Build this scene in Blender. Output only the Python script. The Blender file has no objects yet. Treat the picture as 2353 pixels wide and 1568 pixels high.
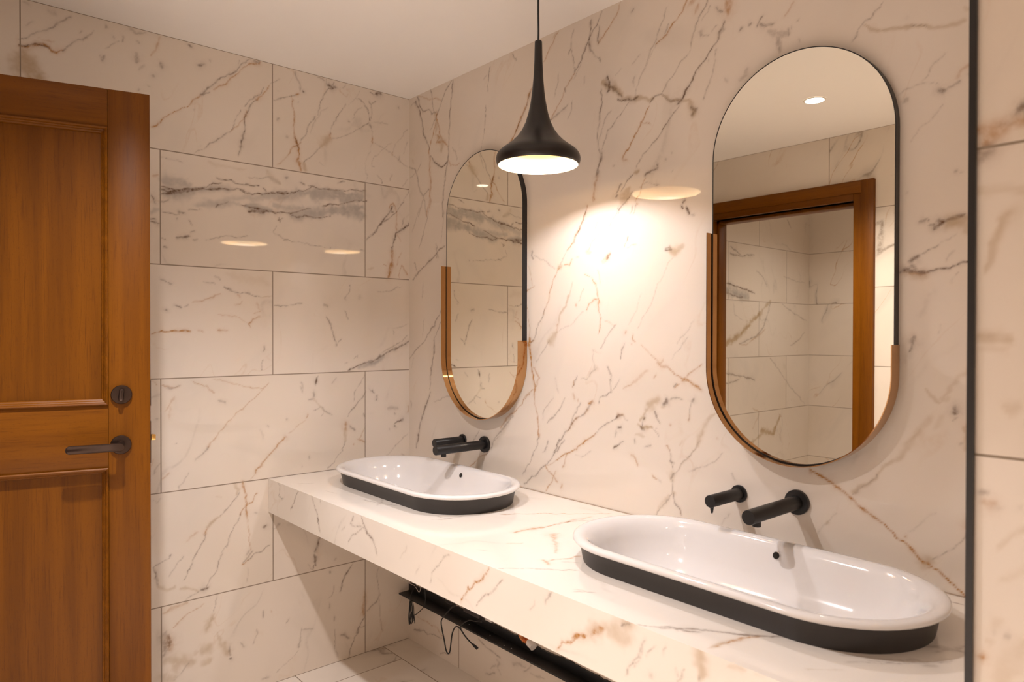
import bpy, bmesh, math, random
import numpy as np
from mathutils import Vector, Matrix, Quaternion

# ------------------------------------------------------------------ camera
scene = bpy.context.scene
COL = scene.collection
YAW, PITCH, ROLL = math.radians(41.0224), math.radians(-0.50782), math.radians(0.09845)
cam_data = bpy.data.cameras.new('camera')
cam_data.sensor_width = 36.0
cam_data.lens = 1606.28 / 2353.0 * 36.0
cam_data.clip_start = 0.02
cam_data.dof.use_dof = True
cam_data.dof.focus_distance = 2.25
cam_data.dof.aperture_fstop = 5.0
cam = bpy.data.objects.new('camera', cam_data)
COL.objects.link(cam)
fwd = Vector((-math.cos(YAW) * math.cos(PITCH), math.sin(YAW) * math.cos(PITCH), math.sin(PITCH)))
rgt = fwd.cross(Vector((0, 0, 1))).normalized()
upv = rgt.cross(fwd)
r2 = rgt * math.cos(ROLL) + upv * math.sin(ROLL)
u2 = upv * math.cos(ROLL) - rgt * math.sin(ROLL)
M = Matrix.Identity(4)
for i in range(3):
    M[i][0], M[i][1], M[i][2] = r2[i], u2[i], -fwd[i]
M[0][3], M[1][3], M[2][3] = 2.64673, -1.69578, 1.35602
cam.matrix_world = M
scene.camera = cam

# ------------------------------------------------------------------ world, lights, exposure
world = bpy.data.worlds.new('world')
scene.world = world
world.use_nodes = True
world.node_tree.nodes['Background'].inputs[0].default_value = (1.0, 0.85, 0.7, 1)
world.node_tree.nodes['Background'].inputs[1].default_value = 0.05

WARM = (1.0, 0.91, 0.89)
PENDANT_COLOUR = (1.0, 1.0, 1.08)
PENDANT_STRENGTH = 145.0
DOWN_W = 66.0


def spot(name, loc, watts, angle, blend, radius, color):
    d = bpy.data.lights.new(name, 'SPOT')
    d.energy = watts
    d.spot_size = math.radians(angle)
    d.spot_blend = blend
    d.shadow_soft_size = radius
    d.color = color
    o = bpy.data.objects.new(name, d)
    o.location = loc
    COL.objects.link(o)
    return o


spot('downlight_beam', (1.18, -1.40, 2.385), DOWN_W, 122, 0.9, 0.028, WARM)
spot('downlight_beam', (1.98, -1.50, 2.385), DOWN_W * 3.4, 47, 0.35, 0.03, WARM)  # added fill lamp: narrow beam on the floor bounces light to the ceiling
spot('downlight_beam', (0.85, -3.0, 2.385), DOWN_W * 0.38, 150, 1.0, 0.03, WARM)

scene.view_settings.view_transform = 'Standard'
scene.view_settings.look = 'None'
scene.view_settings.gamma = 1.0
scene.view_settings.use_curve_mapping = False
scene.view_settings.exposure = 0.90
scene.cycles.max_bounces = 9
scene.cycles.diffuse_bounces = 6
scene.cycles.glossy_bounces = 4
scene.cycles.sample_clamp_indirect = 15.0
scene.cycles.caustics_reflective = False

# ------------------------------------------------------------------ node helpers


class NT:
    def __init__(self, mat):
        mat.use_nodes = True
        self.t = mat.node_tree
        self.b = self.t.nodes['Principled BSDF']

    def n(self, typ, **kw):
        nd = self.t.nodes.new(typ)
        for k, v in kw.items():
            setattr(nd, k, v)
        return nd

    def link(self, a, b):
        self.t.links.new(a, b)

    def put(self, sock, v):
        if hasattr(v, 'is_output') or hasattr(v, 'links'):
            self.link(v, sock)
        else:
            sock.default_value = v

    def math(self, op, a, b=None, c=None, clamp=False):
        nd = self.n('ShaderNodeMath', operation=op, use_clamp=clamp)
        self.put(nd.inputs[0], a)
        if b is not None:
            self.put(nd.inputs[1], b)
        if c is not None:
            self.put(nd.inputs[2], c)
        return nd.outputs[0]

    def vmath(self, op, a, b=None, scale=None):
        nd = self.n('ShaderNodeVectorMath', operation=op)
        self.put(nd.inputs[0], a)
        if b is not None:
            self.put(nd.inputs[1], b)
        if scale is not None:
            self.put(nd.inputs['Scale'], scale)
        return nd.outputs[0]

    def noise(self, vec, scale, detail=4, rough=0.55, dist=0.0, color=False):
        nd = self.n('ShaderNodeTexNoise')
        self.link(vec, nd.inputs['Vector'])
        nd.inputs['Scale'].default_value = scale
        nd.inputs['Detail'].default_value = detail
        nd.inputs['Roughness'].default_value = rough
        nd.inputs['Distortion'].default_value = dist
        return nd.outputs['Color' if color else 'Fac']

    def remap(self, v, a, b, c=0.0, d=1.0, smooth=True):
        nd = self.n('ShaderNodeMapRange', interpolation_type='SMOOTHSTEP' if smooth else 'LINEAR')
        self.put(nd.inputs['Value'], v)
        nd.inputs['From Min'].default_value = a
        nd.inputs['From Max'].default_value = b
        nd.inputs['To Min'].default_value = c
        nd.inputs['To Max'].default_value = d
        return nd.outputs['Result']

    def mix(self, fac, a, b):
        nd = self.n('ShaderNodeMix', data_type='RGBA')
        self.put(nd.inputs[0], fac)
        self.put(nd.inputs[6], a if not isinstance(a, tuple) else (*a, 1.0))
        self.put(nd.inputs[7], b if not isinstance(b, tuple) else (*b, 1.0))
        return nd.outputs[2]


def plain(name, color, rough=0.5, metal=0.0, coat=0.0, spec=0.5, noise=0.0, nscale=40.0, emit=None, estr=0.0, bump=0.0):
    m = bpy.data.materials.new(name)
    t = NT(m)
    b = t.b
    b.inputs['Roughness'].default_value = rough
    b.inputs['Metallic'].default_value = metal
    b.inputs['Coat Weight'].default_value = coat
    b.inputs['Coat Roughness'].default_value = 0.03
    b.inputs['Specular IOR Level'].default_value = spec
    tc = t.n('ShaderNodeTexCoord').outputs['Object']
    nz = t.noise(tc, nscale, 3)
    lo = tuple(c * (1 - noise) for c in color)
    hi = tuple(min(1, c * (1 + noise)) for c in color)
    t.link(t.mix(nz, lo, hi), b.inputs['Base Color'])
    if bump:
        bp = t.n('ShaderNodeBump')
        bp.inputs['Strength'].default_value = bump
        bp.inputs['Distance'].default_value = 0.001
        t.link(t.noise(tc, nscale * 6, 2), bp.inputs['Height'])
        t.link(bp.outputs[0], b.inputs['Normal'])
    if emit:
        b.inputs['Emission Color'].default_value = (*emit, 1)
        b.inputs['Emission Strength'].default_value = estr
    return m


STONE = (0.82, 0.742, 0.66)


def marble(name, traced=False, tile=None, proc=1.0, rough=0.07, seam=None, angle=55.0, stone=None):
    """White polished marble; tile = (u axis, v axis, u offset, v offset, width, height)."""
    STONE_ = stone or STONE
    m = bpy.data.materials.new(name)
    t = NT(m)
    obj = t.n('ShaderNodeTexCoord').outputs['Object']
    sep = t.n('ShaderNodeSeparateXYZ')
    t.link(obj, sep.inputs[0])
    ax = {'x': sep.outputs[0], 'y': sep.outputs[1], 'z': sep.outputs[2]}
    vec = obj
    grout = None
    tint = None
    if tile:
        ua, va, uo, vo, w, h = tile
        rv = t.math('DIVIDE', t.math('SUBTRACT', ax[va], vo), h)
        row = t.math('FLOOR', rv)
        par = t.math('ABSOLUTE', t.math('MODULO', row, 2.0))
        ru = t.math('SUBTRACT', t.math('DIVIDE', t.math('SUBTRACT', ax[ua], uo), w), t.math('MULTIPLY', par, 0.5))
        colm = t.math('FLOOR', ru)
        fu = t.math('MULTIPLY', t.math('SUBTRACT', 0.5, t.math('ABSOLUTE', t.math('SUBTRACT', t.math('SUBTRACT', ru, colm), 0.5))), w)
        fv = t.math('MULTIPLY', t.math('SUBTRACT', 0.5, t.math('ABSOLUTE', t.math('SUBTRACT', t.math('SUBTRACT', rv, row), 0.5))), h)
        grout = t.math('LESS_THAN', t.math('MINIMUM', fu, fv), 0.0019)
        cmb = t.n('ShaderNodeCombineXYZ')
        t.link(row, cmb.inputs[0])
        t.link(colm, cmb.inputs[1])
        wn = t.n('ShaderNodeTexWhiteNoise', noise_dimensions='3D')
        t.link(cmb.outputs[0], wn.inputs['Vector'])
        vec = t.vmath('ADD', obj, t.vmath('SCALE', wn.outputs['Color'], scale=17.0))
        tint = wn.outputs['Value']
    # diagonal, stretched coordinates for the background veining
    mp = t.n('ShaderNodeMapping', vector_type='TEXTURE')
    t.link(vec, mp.inputs[0])
    mp.inputs['Rotation'].default_value = (math.radians(angle), math.radians(-angle), math.radians(25))
    mp.inputs['Scale'].default_value = (2.6, 1.0, 1.0)
    warp = t.vmath('SCALE', t.vmath('SUBTRACT', t.noise(mp.outputs[0], 2.3, 3, 0.6, color=True), (0.5, 0.5, 0.5)), scale=0.55)
    wv = t.vmath('ADD', mp.outputs[0], warp)
    n1 = t.noise(wv, 1.7, 2, 0.4)
    v1 = t.remap(t.math('ABSOLUTE', t.math('SUBTRACT', n1, 0.5)), 0.0, 0.010, 1.0, 0.0)
    n2 = t.noise(t.vmath('ADD', wv, (7.3, 1.1, 4.2)), 2.6, 3, 0.5)
    v2 = t.remap(t.math('ABSOLUTE', t.math('SUBTRACT', n2, 0.52)), 0.0, 0.008, 1.0, 0.0)
    v3 = t.remap(t.math('ABSOLUTE', t.math('SUBTRACT', n1, 0.5)), 0.0, 0.05, 1.0, 0.0)
    msk = t.remap(t.noise(vec, 3.0, 3), 0.45, 0.65)
    msk2 = t.remap(t.noise(t.vmath('ADD', vec, (3.1, 5.7, 9.9)), 4.0, 3), 0.48, 0.66)
    fine = t.noise(vec, 70.0, 3, 0.65)
    brk = t.remap(fine, 0.30, 0.62, 0.35, 1.0)
    base = t.mix(t.remap(t.noise(vec, 1.6, 2), 0.3, 0.7), STONE_, tuple(c * k for c, k in zip(STONE_, (0.95, 0.935, 0.905))))
    cloud = t.remap(t.noise(t.vmath('ADD', wv, (1.7, 8.1, 2.0)), 3.0, 3, 0.6), 0.52, 0.8, 0.0, 0.30)
    base = t.mix(cloud, base, (0.60, 0.565, 0.52))
    if tint is not None:
        base = t.mix(t.math('MULTIPLY', tint, 0.10), base, (0.72, 0.66, 0.57))
    g1 = t.math('MULTIPLY', t.math('MULTIPLY', v1, msk), 0.62 * proc)
    o1 = t.math('MULTIPLY', t.math('MULTIPLY', v2, msk2), 0.62 * proc)
    w1 = t.math('MULTIPLY', t.math('MULTIPLY', v3, msk), 0.30 * proc)
    c = t.mix(w1, base, (0.50, 0.46, 0.42))
    c = t.mix(t.math('MULTIPLY', o1, brk), c, (0.52, 0.29, 0.11))
    c = t.mix(t.math('MULTIPLY', g1, brk), c, (0.22, 0.16, 0.115))
    if traced:
        at = t.n('ShaderNodeAttribute', attribute_name='veins')
        s3 = t.n('ShaderNodeSeparateColor')
        t.link(at.outputs['Color'], s3.inputs[0])
        gb = t.remap(fine, 0.32, 0.60, 0.60, 1.15)
        soft = t.remap(t.noise(vec, 28.0, 3, 0.6), 0.25, 0.70, 0.70, 1.05)
        c = t.mix(t.math('MULTIPLY', s3.outputs[2], soft, clamp=True), c, (0.37, 0.345, 0.32))
        c = t.mix(t.math('MULTIPLY', at.outputs['Alpha'], soft, clamp=True), c, (0.47, 0.33, 0.18))
        c = t.mix(t.math('MULTIPLY', t.math('MULTIPLY', s3.outputs[1], 1.1), gb, clamp=True), c, (0.46, 0.22, 0.06))
        c = t.mix(t.math('MULTIPLY', s3.outputs[0], gb, clamp=True), c, (0.14, 0.075, 0.042))
    if seam:
        # one vertical joint in the lower slab: (x position, below z)
        d = t.math('LESS_THAN', t.math('ABSOLUTE', t.math('SUBTRACT', ax['x'], seam[0])), 0.0018)
        grout = t.math('MULTIPLY', d, t.math('LESS_THAN', ax['z'], seam[1]))
    r = rough
    if grout is not None:
        c = t.mix(grout, c, (0.30, 0.235, 0.175))
        rr = t.math('ADD', t.math('MULTIPLY', grout, 0.6), rough)
        t.link(rr, t.b.inputs['Roughness'])
    else:
        t.b.inputs['Roughness'].default_value = rough
    t.link(c, t.b.inputs['Base Color'])
    t.b.inputs['IOR'].default_value = 1.5
    return m


def wood(name, axis, tone=1.0):
    """Quarter sawn orange brown hardwood, grain along the given local axis."""
    m = bpy.data.materials.new(name)
    t = NT(m)
    obj = t.n('ShaderNodeTexCoord').outputs['Object']
    mp = t.n('ShaderNodeMapping')
    t.link(obj, mp.inputs[0])
    s = [1.0, 1.0, 1.0]
    s[axis] = 0.045
    mp.inputs['Scale'].default_value = s
    rib = t.noise(mp.outputs[0], 26.0, 3, 0.5, 0.3)
    fine = t.noise(mp.outputs[0], 230.0, 3, 0.6)
    s2 = [1.0, 1.0, 1.0]
    s2[axis] = 0.25
    mp2 = t.n('ShaderNodeMapping')
    t.link(obj, mp2.inputs[0])
    mp2.inputs['Scale'].default_value = s2
    pores = t.remap(t.noise(mp2.outputs[0], 420.0, 2, 0.6), 0.30, 0.42, 1.0, 0.0)
    a = tuple(c * tone for c in (0.185, 0.060, 0.0012))
    b = tuple(c * tone for c in (0.135, 0.042, 0.0008))
    d = tuple(c * tone for c in (0.070, 0.018, 0.0004))
    c = t.mix(t.remap(rib, 0.30, 0.70), b, a)
    c = t.mix(t.math('MULTIPLY', t.remap(fine, 0.5, 0.75), 0.45), c, d)
    c = t.mix(t.math('MULTIPLY', pores, 0.25), c, d)
    t.link(c, t.b.inputs['Base Color'])
    t.b.inputs['Roughness'].default_value = 0.42
    t.b.inputs['Specular IOR Level'].default_value = 0.2
    bp = t.n('ShaderNodeBump')
    bp.inputs['Strength'].default_value = 0.12
    bp.inputs['Distance'].default_value = 0.0005
    t.link(fine, bp.inputs['Height'])
    t.link(bp.outputs[0], t.b.inputs['Normal'])
    return m


# ------------------------------------------------------------------ mesh helpers


def tag(o, label=None, cat=None, group=None, kind=None):
    if label:
        o['label'] = label
    if cat:
        o['category'] = cat
    if group:
        o['group'] = group
    if kind:
        o['kind'] = kind
    return o


def empty(name, loc=(0, 0, 0), rotz=0.0):
    o = bpy.data.objects.new(name, None)
    o.location = loc
    o.rotation_euler = (0, 0, rotz)
    o.empty_display_size = 0.1
    COL.objects.link(o)
    return o


def link_bm(name, bm, mat, parent=None, smooth=False, angle=None):
    bmesh.ops.recalc_face_normals(bm, faces=bm.faces)
    me = bpy.data.meshes.new(name)
    bm.to_mesh(me)
    bm.free()
    me.materials.append(mat)
    if smooth:
        me.polygons.foreach_set('use_smooth', [True] * len(me.polygons))
        if angle:
            me.set_sharp_from_angle(angle=math.radians(angle))
    o = bpy.data.objects.new(name, me)
    COL.objects.link(o)
    if parent:
        o.parent = parent
    return o


def box_bm(bm, x0, x1, y0, y1, z0, z1, bevel=0.0):
    r = bmesh.ops.create_cube(bm, size=1.0)
    vs = r['verts']
    for v in vs:
        v.co = Vector(((x0 + x1) / 2 + v.co.x * (x1 - x0), (y0 + y1) / 2 + v.co.y * (y1 - y0), (z0 + z1) / 2 + v.co.z * (z1 - z0)))
    if bevel:
        es = {e for v in vs for e in v.link_edges}
        bmesh.ops.bevel(bm, geom=list(es), offset=bevel, segments=2, affect='EDGES', profile=0.5)
    return bm


def box(name, x0, x1, y0, y1, z0, z1, mat, parent=None, bevel=0.0):
    return link_bm(name, box_bm(bmesh.new(), x0, x1, y0, y1, z0, z1, bevel), mat, parent, smooth=bevel > 0, angle=40)


def lathe_bm(bm, prof, n=64, axis='z', origin=(0, 0, 0), cap0=True, cap1=True):
    """prof: list of (radius, distance along axis)."""
    rings = []
    for r, h in prof:
        ring = []
        for i in range(n):
            a = 2 * math.pi * i / n
            c, s = r * math.cos(a), r * math.sin(a)
            if axis == 'z':
                p = (c, s, h)
            elif axis == 'y':
                p = (c, h, s)
            else:
                p = (h, c, s)
            ring.append(bm.verts.new((p[0] + origin[0], p[1] + origin[1], p[2] + origin[2])))
        rings.append(ring)
    for a, b in zip(rings, rings[1:]):
        for i in range(n):
            bm.faces.new((a[i], a[(i + 1) % n], b[(i + 1) % n], b[i]))
    if cap0:
        bm.faces.new(rings[0])
    if cap1:
        bm.faces.new(rings[-1])
    return bm


def catmull(pts, k=8):
    P = [Vector(p) for p in pts]
    P = [P[0] * 2 - P[1]] + P + [P[-1] * 2 - P[-2]]
    out = []
    for i in range(1, len(P) - 2):
        for j in range(k):
            s = j / k
            a, b, c, d = P[i - 1], P[i], P[i + 1], P[i + 2]
            out.append(0.5 * ((2 * b) + (c - a) * s + (2 * a - 5 * b + 4 * c - d) * s * s + (3 * b - a - 3 * c + d) * s ** 3))
    out.append(P[-2])
    return out


def tube_bm(bm, pts, r, n=10, k=8, smooth=True):
    path = catmull(pts, k) if smooth else [Vector(p) for p in pts]
    t0 = (path[1] - path[0]).normalized()
    nrm = t0.orthogonal().normalized()
    rings = []
    for i, p in enumerate(path):
        a = path[max(0, i - 1)]
        b = path[min(len(path) - 1, i + 1)]
        t = (b - a).normalized()
        nrm = (nrm - t * nrm.dot(t)).normalized()
        bi = t.cross(nrm)
        rr = r(i / (len(path) - 1)) if callable(r) else r
        rings.append([bm.verts.new(p + (nrm * math.cos(q) + bi * math.sin(q)) * rr) for q in [2 * math.pi * j / n for j in range(n)]])
    for a, b in zip(rings, rings[1:]):
        for i in range(n):
            bm.faces.new((a[i], a[(i + 1) % n], b[(i + 1) % n], b[i]))
    bm.faces.new(rings[0])
    bm.faces.new(rings[-1])
    return bm


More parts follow.
